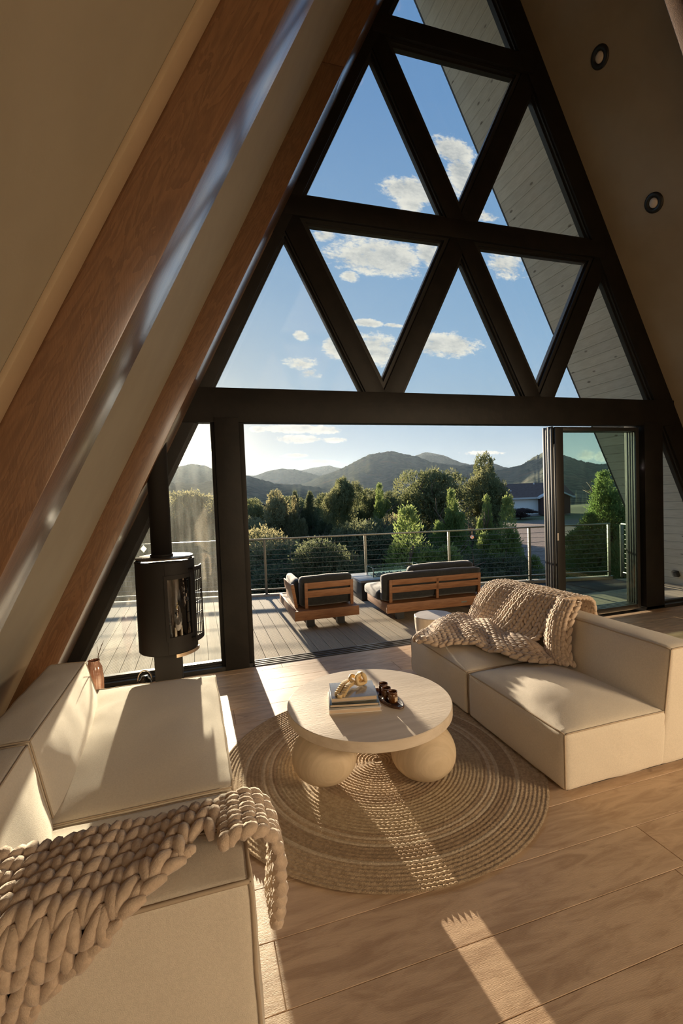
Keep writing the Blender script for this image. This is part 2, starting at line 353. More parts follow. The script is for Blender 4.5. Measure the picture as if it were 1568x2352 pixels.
# big wood beams on the left wall
def wallbeam(side, y0, y1, depth, m, name='roof_beam', z0=-.02, z1=8.6, off0=0.0, seams=()):
    f = wl if side < 0 else wr
    pts = [(f(z0, off0), z0), (f(z1, off0), z1), (f(z1, depth), z1), (f(z0, depth), z0)]
    return MB().prism(pts, 'y', y0, y1).build(name, m, bevel=.004)
DB = .215
b1 = wallbeam(-1, -3.16, -2.86, DB, BEAM); tag(b1, 'broad brown wooden beam climbing the left wall, nearer the camera', 'beam', 'wooden beams along the sloping walls')
b2 = empty('roof_beam', (-1.4, -.35, 1.5)); tag(b2, 'brown wooden beam climbing the left wall beside the black window frame', 'beam', 'wooden beams along the sloping walls')
for a, b in ((-.02, 5.42), (5.425, 8.6)):
    o = wallbeam(-1, -.70, -.045, DB-.01, BEAM, 'beam_board', a, b); o.parent = b2; o.matrix_parent_inverse = Matrix.Translation((1.4, .35, -1.5))
t1 = wallbeam(-1, -3.27, -3.165, .02, CREAMSTRIP, 'wall_strip'); struct(t1, 'pale raised strip beside the broad beam')  # shallow raised strip in a paler colour than the wall
b3 = wallbeam(1, -1.75, -1.46, DB, BEAM); tag(b3, 'brown wooden beam crossing the top right corner of the wall', 'beam', 'wooden beams along the sloping walls')
# ------------------------------------------------------------------ gable frame
gable = empty('wall_front', (CXM, 0, 0)); struct(gable, 'black triangulated window frame filling the gable', 'window frame')
def P2(r, i): return (X0+S*(i+r/2), Z0+H*r)
def bar(p0, p1, wa, wb, y0, y1, name='frame_bar', m=BLACKWOOD, bevel=.004, parent=gable):
    p0 = V((p0[0], 0, p0[1])); p1 = V((p1[0], 0, p1[1])); d = (p1-p0).normalized(); n = V((-d.z, 0, d.x))  # left normal in xz
    q = [p0+n*wa, p1+n*wa, p1-n*wb, p0-n*wb]
    o = MB().prism([(v.x, v.z) for v in q], 'y', y0, y1).build(name, m, bevel=bevel)
    o.parent = parent; o.matrix_parent_inverse = parent.matrix_basis.inverted(); return o
FY0, FY1 = -.075, .03
zb = -.05
# legs (run from the floor to the apex)
ap = (CXM, APEX)
bar((Lx(zb), zb), ap, .185, .10, FY0, FY1, 'sloping_post'); bar((Rx(zb), zb), ap, .10, .185, FY0, FY1, 'sloping_post')
for r in (1, 2):
    a, b = P2(r, 0), P2(r, 3-r); bar((a[0], a[1]+.034), (b[0], b[1]+.034), .10, .10, FY0-.006*r, FY1, 'rail')
bar((X0-.1, Z0+.03), (X0+3*S+.1, Z0+.03), .165, .165, FY0-.02, FY1, 'transom')
for r in range(3):
    for i in range(3-r):
        if i > 0: bar(P2(r, i), P2(r+1, i-1+0), .10, .10, FY0+.008+.003*r, FY1, 'strut') if i-1 >= 0 else None
        if i > 0: bar(P2(r, i), P2(r+1, i), .10, .10, FY0+.011+.003*r, FY1, 'strut')
# panes with stepped glazing frames
def offset_tri(t, d):
    pts = [V(p) for p in t]; n = len(pts); c = sum(pts, V((0, 0)))/n; lines = []
    for i in range(n):
        a, b = pts[i], pts[(i+1) % n]; e = (b-a).normalized(); nn = V((e.y, -e.x))
        if nn.dot(c-a) > 0: nn = -nn
        lines.append((a+nn*d, e))
    out = []
    for i in range(n):
        (a, e), (b, g) = lines[i-1], lines[i]
        den = e.x*g.y-e.y*g.x; tt = ((b.x-a.x)*g.y-(b.y-a.y)*g.x)/den; out.append((a.x+e.x*tt, a.y+e.y*tt))
    return out
WN = [0]
def pane(poly, m=GLASS, label=None, fw=.065, gy=.0, y0=-.045, y1=.045, dust=False):
    WN[0] += 1; c = sum((V(p) for p in poly), V((0, 0)))/len(poly)
    w = empty('window_%d' % WN[0], (c.x, 0, c.y)); struct(w, label, 'window' if label else None)
    outer = offset_tri(poly, fw); mid = offset_tri(poly, .022); inv = Matrix.Translation((-c.x, 0, -c.y))
    for (ia, oa, ya, yb, nm) in ((poly, outer, -.012, y1, 'glazing_frame'), (mid, outer, y0, -.012, 'inner_frame')):
        n = len(ia); mb = MB(); vs = [(p[0], ya, p[1]) for p in ia]+[(p[0], ya, p[1]) for p in oa]+[(p[0], yb, p[1]) for p in ia]+[(p[0], yb, p[1]) for p in oa]; fs = []
        for i in range(n):
            j = (i+1) % n; fs += [(i, j, n+j, n+i), (2*n+i, 3*n+i, 3*n+j, 2*n+j), (i, 2*n+i, 2*n+j, j), (n+i, n+j, 3*n+j, 3*n+i)]
        o = mb.add(vs, fs).build(nm, BLACKALU); o.parent = w; o.matrix_parent_inverse = inv
    g = MB().add([(p[0], gy, p[1]) for p in offset_tri(poly, .01)], [tuple(range(len(poly)))]).build('pane', m, fix=False); g.parent = w; g.matrix_parent_inverse = inv
    return w
A_, B_, C_, A2, B2, C2 = .247, .188, .307, .247, .119, .363
rows = ['bottom', 'middle', 'upper']
for r in range(3):
    for i in range(3-r):
        bl = P2(r, i); br = P2(r, i+1); tp = P2(r+1, i)
        nm = 'upright triangular pane, %s row, number %d from the left' % (rows[r], i+1)
        pane([(bl[0]+A_, bl[1]+B_), (br[0]-A_, br[1]+B_), (tp[0], tp[1]-C_)], GLASS, nm)
        if i > 0:
            a = P2(r+1, i-1); b = P2(r+1, i); q = P2(r, i)
            pane([(a[0]+A2, a[1]-B2), (q[0], q[1]+C2), (b[0]-A2, b[1]-B2)], GLASS, 'inverted triangular pane, %s row, number %d from the left' % (rows[r], i))
# posts, lower glazing
XP, XL, XR, ZT = -.7655, -.449, 3.2014, 2.40
def postbox(x0, x1, nm='post', y0=-.10, y1=.03, z0=0, z1=2.44):
    o = MB().box(x0, x1, y0, y1, z0, z1).build(nm, BLACKWOOD, bevel=.004); o.parent = gable; o.matrix_parent_inverse = gable.matrix_basis.inverted(); return o
postbox(XP+.035, XL-.055, y0=-.11); postbox(XL-.06, XL, 'door_jamb', -.06, .14); postbox(XP+.0, XP+.05, 'door_jamb', -.06, .04)
postbox(4.62, 4.93, 'post', -.10, .20)
pane([(Lx(.07)+.155, .07), (XP, .07), (XP, 2.40), (Lx(2.40)+.155, 2.40)], GLASSD, 'narrow dusty pane behind the stove, left of the open doorway', fw=.06)
_w = bpy.data.objects['window_%d' % WN[0]]
for dx_, dz_ in ((-1.42, 1.225),):
    o = MB().add([(dx_-.028, -.004, dz_), (dx_, -.004, dz_-.035), (dx_+.028, -.004, dz_), (dx_, -.004, dz_+.035)], [(0, 1, 2, 3)]).build('decal', mat('frosted_decal', (.62, .66, .58), .5, .3, trans=.5), fix=False)
    o.parent = _w; o.matrix_parent_inverse = _w.matrix_basis.inverted(); o['label'] = 'small pale diamond decal'
pane([(4.93, .06), (Rx(.06)-.16, .06), (Rx(2.40)-.16, 2.40), (4.93, 2.40)], GLASS, 'tapering pane at the right end beyond the stacked sliding doors', fw=.06)
struct(MB().box(Lx(0)-.1, XL-.02, -.10, .05, -.03, .035).build('trim_2', BLACKALU)); struct(MB().box(4.6, Rx(0)+.1, -.10, .05, -.03, .035).build('trim_3', BLACKALU))
# stacked sliding door leaves on the right
for k in range(4):
    x0, x1, yc = 3.242+.016*k, 4.60-.016*(3-k), -.055+.05*k
    d = empty('door_%d' % (k+1), ((x0+x1)/2, yc, 0)); struct(d, 'sliding glass door leaf, %s of the four stacked at the right of the opening' % ['innermost', 'second from the room', 'third from the room', 'outermost'][k], 'door')
    inv = Matrix.Translation((-(x0+x1)/2, -yc, 0)); zt, zl = 2.375, .03
    for (a, b, c, e, nm) in ((x0, x0+.115, zl, zt, 'stile'), (x1-.05, x1, zl, zt, 'stile'), (x0+.115, x1-.05, zt-.045, zt, 'top_rail'), (x0+.115, x1-.05, zl, zl+.055, 'bottom_rail')):
        o = MB().box(a, b, yc-.019, yc+.019, c, e).build(nm, BLACKALU, bevel=.002); o.parent = d; o.matrix_parent_inverse = inv
    o = MB().add([(x0+.09, yc, zl+.05), (x1-.045, yc, zl+.05), (x1-.045, yc, zt-.04), (x0+.09, yc, zt-.04)], [(0, 1, 2, 3)]).build('pane', GREEN, fix=False); o.parent = d; o.matrix_parent_inverse = inv
    if k == 0:
        o = MB().box(x0-.001, x0+.02, yc-.021, yc-.019, 1.0, 1.09).build('strike_plate', mat('white_plate', (.7, .65, .6), .5)); o.parent = d; o.matrix_parent_inverse = inv; o['label'] = 'small white strike plate'
ch = empty('sliding_door_jamb', (3.22, 0, 0)); tag(ch, 'grooved grey metal edge of the stacked sliding doors facing the opening', 'door frame')
for k in range(4):
    MB().box(-.002-.004*(k % 2), .020, -.045+.04*k, -.010+.04*k, .01, 2.385).build('jamb_rib', GREYALU if k % 2 else BLACKALU, ch, bevel=.002)
# threshold with sliding tracks
tr = empty('door_track', (1.4, 0, 0)); tag(tr, 'grey metal sliding door track set in the threshold', 'door track')
MB().box(XL-1.4, 3.24-1.4, -.113, .10, -.03, -.006).build('sill', GREYALU, tr)
for k in range(4):
    MB().box(XL-1.4, 3.24-1.4, -.098+.05*k, -.080+.05*k, -.006, .004).build('track_rail', GREYALU, tr)
MB().box(XL-1.4, 3.24-1.4, -.075, -.062, -.0065, -.005).build('groove', GAP, tr)
# ------------------------------------------------------------------ roof overhang outside
OV = 1.25; OO = .14
def ov_side(side, nm):
    f = (lambda z: Lx(z)-OO) if side < 0 else (lambda z: Rx(z)+OO)
    root = struct(MB().prism([(f(-.3)+side*.02, -.3), (f(APEX+.2)+side*.02, APEX+.2), (f(APEX+.2)+side*.30, APEX+.2), (f(-.3)+side*.30, -.3)], 'y', .03, OV).build(nm, DARKTRIM), 'outer roof overhang beyond the %s slope of the gable' % ('left' if side < 0 else 'right'), 'roof')
    d = V((-KS*side*-1*-1, 0, 1)); Ln = (APEX+.3)*math.hypot(1, KS); pitch = .142; n = int(Ln/pitch)
    if side < 0: n = 0
    o = MB().prism([(f(-.3)-side*.0, -.3), (f(APEX+.2), APEX+.2), (f(APEX+.2)+side*.25, APEX+.2), (f(-.3)+side*.25, -.3)], 'y', OV, OV+.03).build('fascia_board', DARKTRIM); o.parent = root
    me = None
    for k in range(n):
        za = -.15+k*pitch/math.hypot(1, KS); zc = za+(pitch-.004)/math.hypot(1, KS)
        if me is None:
            ex = f(zc)-f(za); b = MB(); y1 = OV; e = .004; nx = side*.020
            b.box8([(0, .03, 0), (nx, .03, 0), (nx, y1, 0), (0, y1, 0), (ex, .03, zc-za), (ex+nx, .03, zc-za), (ex+nx, y1, zc-za), (ex, y1, zc-za)])
            o = b.build('soffit_board', SOFFIT, root); me = o.data
        else: o = new_obj('soffit_board', me, None, root)
        o.location = (f(za), 0, za)
    if side < 0:
        MB().prism([(f(-.3), -.3), (f(APEX+.2), APEX+.2), (f(APEX+.2)+side*.02, APEX+.2), (f(-.3)+side*.02, -.3)], 'y', .03, OV).build('soffit_panel', SOFFIT, root)
ov_side(1, 'roof_overhang'); ov_side(-1, 'roof_overhang')
# sconce on the soffit
sc = empty('wall_light', (6.27-.01, .82, .2)); tag(sc, 'small black outdoor light on the pale boards beyond the right pane', 'wall light')
nrm = V((-.893, 0, -.45)); ax = V((-.45, 0, .893)).normalized()
o = MB().box(-.05, .05, -.05, .05, 0, .055).build('housing', BLACKALU, sc, bevel=.012); o.rotation_euler = nrm.to_track_quat('Z', 'Y').to_euler()
o2 = MB().box(-.036, .036, -.036, .036, .0545, .060).build('lens', mat('smoked_lens', (.09, .09, .085), .3), sc, bevel=.002); o2.rotation_euler = o.rotation_euler
f0 = Rx(.2)+OO; sc.location = (f0, .82, .2)
# recessed ring lights on the right wall
def ring_light(z, y, lab):
    r = empty('recessed_light', (wr(z), y, z)); tag(r, lab, 'ceiling light', 'recessed ring lights on the right wall')
    r.rotation_euler = nrm.to_track_quat('Z', 'Y').to_euler()
    MB().lathe([(.052, .002), (.055, .016), (.085, .018), (.104, .010), (.106, 0)], 40).build('trim_ring', BLACKALU, r)
    MB().lathe([(.0, .020), (.03, .019), (.047, .012), (.053, .003)], 32).build('bulb_lens', mat('lens_white', (.78, .70, .60), .35), r)
ring_light(6.20, -.665, 'black ring light, higher of the two on the right wall')
ring_light(4.78, -.68, 'black ring light, lower of the two on the right wall')
# ------------------------------------------------------------------ soft rounded blocks for the sofas
def tri8(c, a, b, g):   # trilinear in [-1,1]^3, corners: bottom ccw, top ccw
    w = [(1-a)*(1-b), (1+a)*(1-b), (1+a)*(1+b), (1-a)*(1+b)]
    lo = sum((V(c[i])*w[i] for i in range(4)), V()); hi = sum((V(c[4+i])*w[i] for i in range(4)), V())
    return (lo*(1-g)+hi*(1+g))/8
def soft_block(name, c, r, m, parent, puff=(0, 0, 0, 0, 0, 0), seams=(), n=30, wr_=.0055, origin=(0, 0, 0), seed=0, pr=.0045, label=None):
    """rounded, padded block with 8 free corners; puff = bulge of -x,+x,-y,+y,-z,+z faces; seams = corner index pairs to pipe"""
    c = [V(q) for q in c]
    hx = ((c[1]-c[0]).length+(c[6]-c[7]).length)/4; hy = ((c[3]-c[0]).length+(c[6]-c[5]).length)/4; hz = ((c[4]-c[0]).length+(c[6]-c[2]).length)/4
    h = (hx, hy, hz)
    def pt(p, lift=0):
        q = [p[i]*h[i] for i in range(3)]; inn = [max(-(h[i]-r), min(h[i]-r, q[i])) for i in range(3)]
        d = V([q[i]-inn[i] for i in range(3)])
        if d.length > 1e-9: d = d.normalized()*(r+lift)
        q = [inn[i]+d[i] for i in range(3)]
        a, b, g = (q[i]/h[i] for i in range(3))
        base = tri8(c, a, b, g)
        ex = (tri8(c, 1, b, g)-tri8(c, -1, b, g)).normalized(); ey = (tri8(c, a, 1, g)-tri8(c, a, -1, g)).normalized(); ez = (tri8(c, a, b, 1)-tri8(c, a, b, -1)).normalized()
        fa, fb, fg = (max(0, 1-abs(x)**2.6) for x in (a, b, g))
        o = V()
        o += ex*(puff[1]*fb*fg*max(0, a)**3-puff[0]*fb*fg*max(0, -a)**3)
        o += ey*(puff[3]*fa*fg*max(0, b)**3-puff[2]*fa*fg*max(0, -b)**3)
        o += ez*(puff[5]*fa*fb*max(0, g)**3-puff[4]*fa*fb*max(0, -g)**3)
        if wr_:
            k = base*5.0+V((seed, 0, 0)); nz = noise.noise(k)*wr_+noise.noise(base*14.0+V((0, seed, 0)))*wr_*.35
            o += (d.normalized() if d.length > 0 else V())*nz
        return base+o
    bm = bmesh.new(); grid = [math.sin(math.pi/2*(-1+2*i/n))*.35+(-1+2*i/n)*.65 for i in range(n+1)]; cache = {}
    def vert(p):
        k = tuple(round(x, 5) for x in p)
        if k not in cache: cache[k] = bm.verts.new(pt(p)-V(origin))
        return cache[k]
    for ax in range(3):
        for s in (-1, 1):
            for i in range(n):
                for j in range(n):
                    qs = []
                    for (u, v) in ((i, j), (i+1, j), (i+1, j+1), (i, j+1)):
                        p = [0, 0, 0]; p[ax] = s; p[(ax+1) % 3] = grid[u]; p[(ax+2) % 3] = grid[v]; qs.append(vert(p))
                    if s < 0: qs.reverse()
                    bm.faces.new(qs)
    me = bpy.data.meshes.new(name); bm.to_mesh(me); bm.free(); me.polygons.foreach_set('use_smooth', [True]*len(me.polygons))
    o = new_obj(name, me, m, parent)
    if label: o['label'] = label
    CO = [(-1, -1, -1), (1, -1, -1), (1, 1, -1), (-1, 1, -1), (-1, -1, 1), (1, -1, 1), (1, 1, 1), (-1, 1, 1)]
    for (i, j) in seams:
        a, b = V(CO[i]), V(CO[j]); pts = [pt(a.lerp(b, t/24), .0015)-V(origin) for t in range(25)]
        MB().tube(pts, pr, 6).build('piping', PIPING, parent)
    return o
def foot_block(parent, o, x0, x1, y0, y1):
    MB().box(x0-o[0], x1-o[0], y0-o[1], y1-o[1], 0, .03).build('plinth', mat('sofa_plinth', (.05, .04, .03), .8), parent)
# right sofa, two modules
def right_module(y0, y1, lab, backside=True, seed=0):
    o = (1.4, (y0+y1)/2, 0); s = empty('sofa_module', o); tag(s, lab, 'sofa', 'modules of the cream sectional sofas')
    foot_block(s, o, .93, 1.84, y0+.04, y1-.04)
    soft_block('seat', [(.885, y0, .02), (1.60, y0, .02), (1.60, y1, .02), (.885, y1, .02), (.885, y0, .342), (1.62, y0, .345), (1.62, y1, .345), (.885, y1, .342)], .030, CREAM, s, (.020, 0, .008, .008, 0, .068),
               [(4, 5), (4, 7), (7, 6), (0, 4), (3, 7)], origin=o, seed=seed)
    soft_block('backrest', [(1.55, y0, .02), (1.87, y0, .02), (1.87, y1, .02), (1.55, y1, .02), (1.655, y0, .70), (1.87, y0, .70), (1.87, y1, .70), (1.655, y1, .70)], .026, CREAM, s, (.045, 0, .006, .006, 0, .020),
               [(4, 7), (4, 5), (5, 6), (7, 6), (0, 4), (3, 7), (1, 5), (2, 6)], origin=o, seed=seed+5)
right_module(-2.735, -1.795, 'cream linen sofa module nearest the camera on the right, seat uncovered', seed=1)
right_module(-1.785, -.845, 'cream linen sofa module under the knitted throw, beside the doorway', seed=2)
# left sofa: long module by the stove and corner module under the big throw
o = (-1.3, -1.8, 0); s = empty('sofa_module', o); tag(s, 'cream linen sofa module on the left in front of the stove', 'sofa', 'modules of the cream sectional sofas')
foot_block(s, o, -1.85, -.89, -2.5, -1.15)
soft_block('seat', [(-1.70, -2.565, .02), (-.825, -2.565, .02), (-.845, -1.10, .02), (-1.70, -1.06, .02), (-1.70, -2.565, .342), (-.825, -2.565, .345), (-.850, -1.10, .345), (-1.70, -1.05, .342)], .022, CREAM, s, (0, .012, .004, .004, 0, .045),
           [(4, 5), (5, 6), (6, 7), (1, 5), (2, 6)], origin=o, seed=3)
soft_block('backrest', [(-1.95, -2.53, .02), (-1.50, -2.53, .02), (-1.60, -1.06, .02), (-2.02, -1.04, .02), (-1.86, -2.51, .69), (-1.64, -2.51, .69), (-1.715, -1.12, .575), (-1.94, -1.10, .575)], .02, CREAM, s, (0, .055, .004, .02, 0, .014),
           [(5, 6), (6, 7), (4, 7), (4, 5), (1, 5), (2, 6)], origin=o, seed=4)
o = (-1.3, -3.1, 0); s = empty('sofa_module', o); tag(s, 'cream linen corner sofa module in the bottom left under the big throw', 'sofa', 'modules of the cream sectional sofas')
foot_block(s, o, -1.85, -.89, -3.5, -2.65)
soft_block('seat', [(-1.70, -3.40, .02), (-.82, -3.40, .02), (-.82, -2.58, .02), (-1.70, -2.58, .02), (-1.70, -3.40, .335), (-.82, -3.40, .34), (-.82, -2.58, .34), (-1.70, -2.58, .335)], .022, CREAM, s, (0, .010, .004, .004, 0, .045),
           [(6, 7), (5, 6), (2, 6)], origin=o, seed=5)
soft_block('backrest', [(-1.90, -3.54, .02), (-1.46, -3.54, .02), (-1.50, -2.55, .02), (-1.95, -2.55, .02), (-1.87, -3.54, .69), (-1.62, -3.54, .69), (-1.64, -2.535, .69), (-1.86, -2.535, .69)], .02, CREAM, s, (0, .05, .004, .004, 0, .014),
           [(5, 6), (6, 7), (4, 7), (2, 6)], origin=o, seed=6)
soft_block('armrest', [(-1.88, -3.545, .015), (-.825, -3.545, .015), (-.825, -3.22, .015), (-1.88, -3.22, .015), (-1.88, -3.545, .685), (-.838, -3.545, .685), (-.835, -3.33, .69), (-1.88, -3.33, .69)], .02, CREAM, s, (0, .012, .010, .05, 0, .022),
           [(4, 5), (6, 7), (5, 6), (1, 5), (2, 6)], origin=o, seed=7, pr=.006)
# ------------------------------------------------------------------ chunky knitted throws
def knit_mesh(surf, U, Vv, nu, nv, rad, m, name, parent, bend=.45, ovl=1.5, hem=True, mask=None, seed=0, segs=9, ring=8, origin=(0, 0, 0), border=None, flip=1):
    """surf(u,v)->point; nu columns of V stitches, nv rows; every stitch is two plump leaning lobes"""
    r_ = random.Random(seed); mb = MB(); O = V(origin)
    def frame(u, v):
        p = surf(u, v); e = 1e-3
        du = (surf(min(1, u+e), v)-surf(max(0, u-e), v)); dv = (surf(u, min(1, v+e))-surf(u, max(0, v-e)))
        nrm = du.cross(dv).normalized()*flip; return p, du, dv, nrm
    for i in range(nu):
        for j in range(nv):
            for sgn in (-1, 1):
                u = (i+.5+sgn*.25)/nu; v = (j+.5)/nv
                if mask and not mask(u, v): continue
                pts = []; rr = []
                jt = (r_.random()-.5)*.012; jz = 1+(r_.random()-.5)*.22
                for k in range(segs):
                    t = k/(segs-1); s_ = t-.5
                    uu = u+jt/nu*8+sgn*(s_*bend*-1.0)/nu*.95; vv = v+s_*ovl/nv
                    uu = max(0, min(1, uu)); vv = max(0, min(1, vv)); p, du, dv, nn = frame(uu, vv)
                    lift = rad*(.95*math.sin(math.pi*min(1, t*1.05))**.8-.25)
                    pts.append(p+nn*(rad*.6+lift)-O); rr.append(rad*jz*(.34+.72*math.sin(math.pi*(t*.86+.08))**.75))
                mb.tube(pts, rr, ring, caps=True)
    if border:
        for (pts, rb) in border:   # rolled hem: a chain of overlapping lobes
            P_ = [V(p) for p in pts]; L = [0]
            for a, b in zip(P_[:-1], P_[1:]): L.append(L[-1]+(b-a).length)
            def at(d):
                d = max(0, min(L[-1]-1e-6, d)); k = max(i for i in range(len(L)) if L[i] <= d); k = min(k, len(P_)-2)
                return P_[k].lerp(P_[k+1], (d-L[k])/(L[k+1]-L[k]))
            d = 0; q = 0
            while d < L[-1]:
                t = (at(d+.01)-at(d-.01)).normalized(); sd = t.cross(V((0, 0, 1))); sd = sd.normalized() if sd.length > .05 else V((1, 0, 0)); up = sd.cross(t); sg = 1 if q % 2 else -1
                pts2 = []; rr = []
                for k in range(segs):
                    s_ = k/(segs-1)-.5; pts2.append(at(d+s_*rb*4.2)+sd*(sg*rb*(.55-s_*1.3))+up*(rb*.45*math.cos(math.pi*s_))-O); rr.append(rb*(.4+.6*math.cos(math.pi*s_*.9)))
                mb.tube(pts2, rr, ring); d += rb*1.75; q += 1
    o = mb.build(name, m, parent, fix=False); return o
def poly_path(pts, t):
    n = len(pts)-1; x = max(0, min(n-1e-6, t*n)); i = int(x); f = x-i; P = [V(p) for p in pts]
    p0 = P[max(0, i-1)]; p1 = P[i]; p2 = P[i+1]; p3 = P[min(n, i+2)]
    return .5*((2*p1)+(-p0+p2)*f+(2*p0-5*p1+4*p2-p3)*f*f+(-p0+3*p1-3*p2+p3)*f**3)
# big throw over the near back of the left sofa
BIG0, BIG1 = -.24, 1.10
def big_reach(u): return .03+.10*u+1.18*max(0, u-.02)**1.15     # length over the top and down the near face
def big_seat(u): return .03+.20*min(1, u*2.0)                    # a little falls on the seat side
def big_v(d): return (d-BIG0)/(BIG1-BIG0)
def big_surf(u, v):
    # u: 0 = right end (x=-.82) .. 1 = left (x=-2.1); v: 0 = seat side .. 1 = hanging edge near the camera
    x = -.80-1.12*u
    d = BIG0+(BIG1-BIG0)*v
    top = .205; y0 = -3.33+.04*min(1, u*3)
    bump = .014*math.sin(9*u+3*v)+.008*math.sin(23*u-5*v)
    if d < 0: p = V((x, y0-d*.35, .715+d*.95))
    elif d < top: p = V((x, y0-d, .722+bump))
    else:
        e = d-top; k = min(1, e/.07)
        p = V((x, y0-top-.045*math.sin(k*math.pi/2)-.012*math.sin(e*12), .722-.02*k-max(0, e-.045)+bump*(1-k)))
    p.x = max(-1.96, p.x-.30*max(0, d))
    return p
th = empty('knitted_throw', (-1.3, -3.45, .7)); tag(th, 'big beige chunky knitted throw over the left corner sofa, nearest the camera', 'blanket')
KO = (-1.3, -3.45, .7)
hem = [big_surf(u/30, big_v(big_reach(u/30))) for u in range(4, 31)]; hem2 = [big_surf(u/30, big_v(-big_seat(u/30))) for u in range(2, 31)]
knit_mesh(big_surf, 1, 1, 18, 30, .0168, YARN, 'knit', th, bend=.5, ovl=1.5, mask=lambda u, v: -big_seat(u) < BIG0+(BIG1-BIG0)*v < big_reach(u), seed=1, origin=KO, border=[([p+V((0, -.01, .0)) for p in hem], .016), ([p+V((0, .005, .01)) for p in hem2], .016)])
def tail_surf(u, v):   # hangs over the right end
    path = [(-.90, -3.40, .735), (-.84, -3.39, .745), (-.785, -3.38, .70), (-.772, -3.37, .60), (-.775, -3.355, .50), (-.785, -3.345, .42)]
    p = poly_path(path, v); w = .19*(1-.2*v); return p+V((0, (u-.5)*w, .0))
knit_mesh(tail_surf, 1, 1, 4, 12, .0180, YARN, 'knit_tail', th, flip=-1, seed=2, origin=KO, bend=.5, ovl=1.45)
# backing yarn so the gaps show yarn or dark, not plain cloth
# throw on the right sofa: one patch over the back, one spread on the seat
t2 = empty('knitted_throw', (1.4, -1.4, .45)); tag(t2, 'beige chunky knitted throw bunched over the back and seat of the right sofa', 'blanket'); K2 = (1.4, -1.4, .45)
def back_surf(u, v):    # u: 0 far (doorway) .. 1 near; v: 0 rear top .. 1 bottom
    far = [(1.93, -1.02, .52), (1.90, -1.0, .72), (1.80, -.98, .775), (1.66, -.96, .765), (1.60, -.90, .66), (1.565, -.84, .52), (1.53, -.82, .40)]
    near = [(1.95, -1.90, .56), (1.92, -1.90, .75), (1.82, -1.90, .79), (1.66, -1.88, .775), (1.585, -1.86, .66), (1.53, -1.80, .50), (1.42, -1.70, .405)]
    p = poly_path(far, v).lerp(poly_path(near, v), u)
    k = math.sin(math.pi*u); p += V((-.020*k, 0, .018*k*(1-v))); p.x += .012*math.sin(13*u+4*v); return p
knit_mesh(lambda u, v: back_surf(u-.28*(v-.5)*math.sin(math.pi*u), v), 1, 1, 14, 25, .0158, YARN, 'knit_back', t2, flip=-1, seed=3, origin=K2, bend=.5, ovl=1.5, border=[([back_surf(0, k/20) for k in range(21)], .014)])
def fold_surf(u, v):   # the thick fold that runs down the near side
    a = [(1.70, -1.90, .80), (1.60, -1.93, .70), (1.55, -1.95, .58), (1.53, -1.97, .46), (1.52, -2.02, .40)]
    p = poly_path(a, v); return p+V((-.02*math.sin(math.pi*u)*1.5, -(u-.5)*.15, 0))
knit_mesh(fold_surf, 1, 1, 4, 16, .0165, YARN, 'knit_fold', t2, flip=-1, seed=4, origin=K2, border=[([fold_surf(1.1, k/16) for k in range(17)], .017), ([fold_surf(-.1, k/16)+V((-.02, 0, 0)) for k in range(17)], .016)])
def seat_surf(u, v):   # u: 0 tip at the front left .. 1 by the back; v across
    L = [(.80, -1.13, .385), (.98, -1.00, .425), (1.20, -.82, .435), (1.42, -.74, .435), (1.56, -.84, .44), (1.58, -1.10, .45), (1.56, -1.40, .45), (1.50, -1.70, .44)]
    Rr = [(.80, -1.20, .385), (.90, -1.33, .405), (1.02, -1.42, .425), (1.13, -1.52, .43), (1.18, -1.66, .43), (1.22, -1.82, .425), (1.33, -1.97, .42), (1.50, -2.00, .41)]
    p = poly_path(L, u).lerp(poly_path(Rr, u), v); p.z += .022*math.sin(math.pi*v)+.010*math.sin(19*u+7*v)+.008*math.sin(31*u); return p
knit_mesh(lambda a, b: seat_surf(b, a), 1, 1, 10, 25, .0148, YARN, 'knit_spread', t2, flip=1, seed=5, origin=K2, bend=.5, ovl=1.5, border=[([seat_surf(k/30, 1) for k in range(31)], .018), ([seat_surf(k/20, 0) for k in range(12)], .016)])
# ------------------------------------------------------------------ braided rug
RC = (.0677, -2.0735); rug = empty('round_rug', (RC[0], RC[1], 0)); tag(rug, 'round braided jute rug with paler rings under the coffee table', 'rug')
RR = .972; pitchr = .0216; nr = int(RR/pitchr)
for k in range(nr):
    r = RR-pitchr*(k+.5)
    if r < .02: continue
    def rm(r):
        if .80 < r < .825 or .685 < r < .715 or .655 < r < .665: return RUG_B
        if .63 < r < .685: return RUG_D if r < .66 else RUG_A
        if .715 < r < .80: return RUG_D
        if r > .825: return RUG_A
        if .40 < r < .63: return RUG_C
        return RUG_D if r > .33 else RUG_A
    seg = max(12, int(2*math.pi*r/.0125)); nb = max(3, int(2*math.pi*r/.026)); vs = []; fs = []; q = 7
    for i in range(seg):
        a = 2*math.pi*i/seg
        for j in range(q):
            t = j/(q-1); x = (t-.5)*2
            ph = a*nb; hgt = .0135*math.sqrt(max(0, 1-x*x*.9))+.0030*math.cos(ph+x*2.2)*(1-x*x)+.0014*noise.noise(V((r*50, a*r*70, x)))
            rr_ = r+x*pitchr*.5+.0007*math.sin(ph)
            vs.append((rr_*math.cos(a), rr_*math.sin(a), max(.0008, max(hgt, .0112))))
    for i in range(seg):
        j2 = (i+1) % seg
        for j in range(q-1): fs.append((i*q+j, j2*q+j, j2*q+j+1, i*q+j+1))
    MB().add(vs, fs, True).build('braid_ring', rm(r), rug)
MB().lathe([(0, .0095), (RR-.012, .0095), (RR-.012, .0)], 64).build('rug_backing', RUG_D, rug)
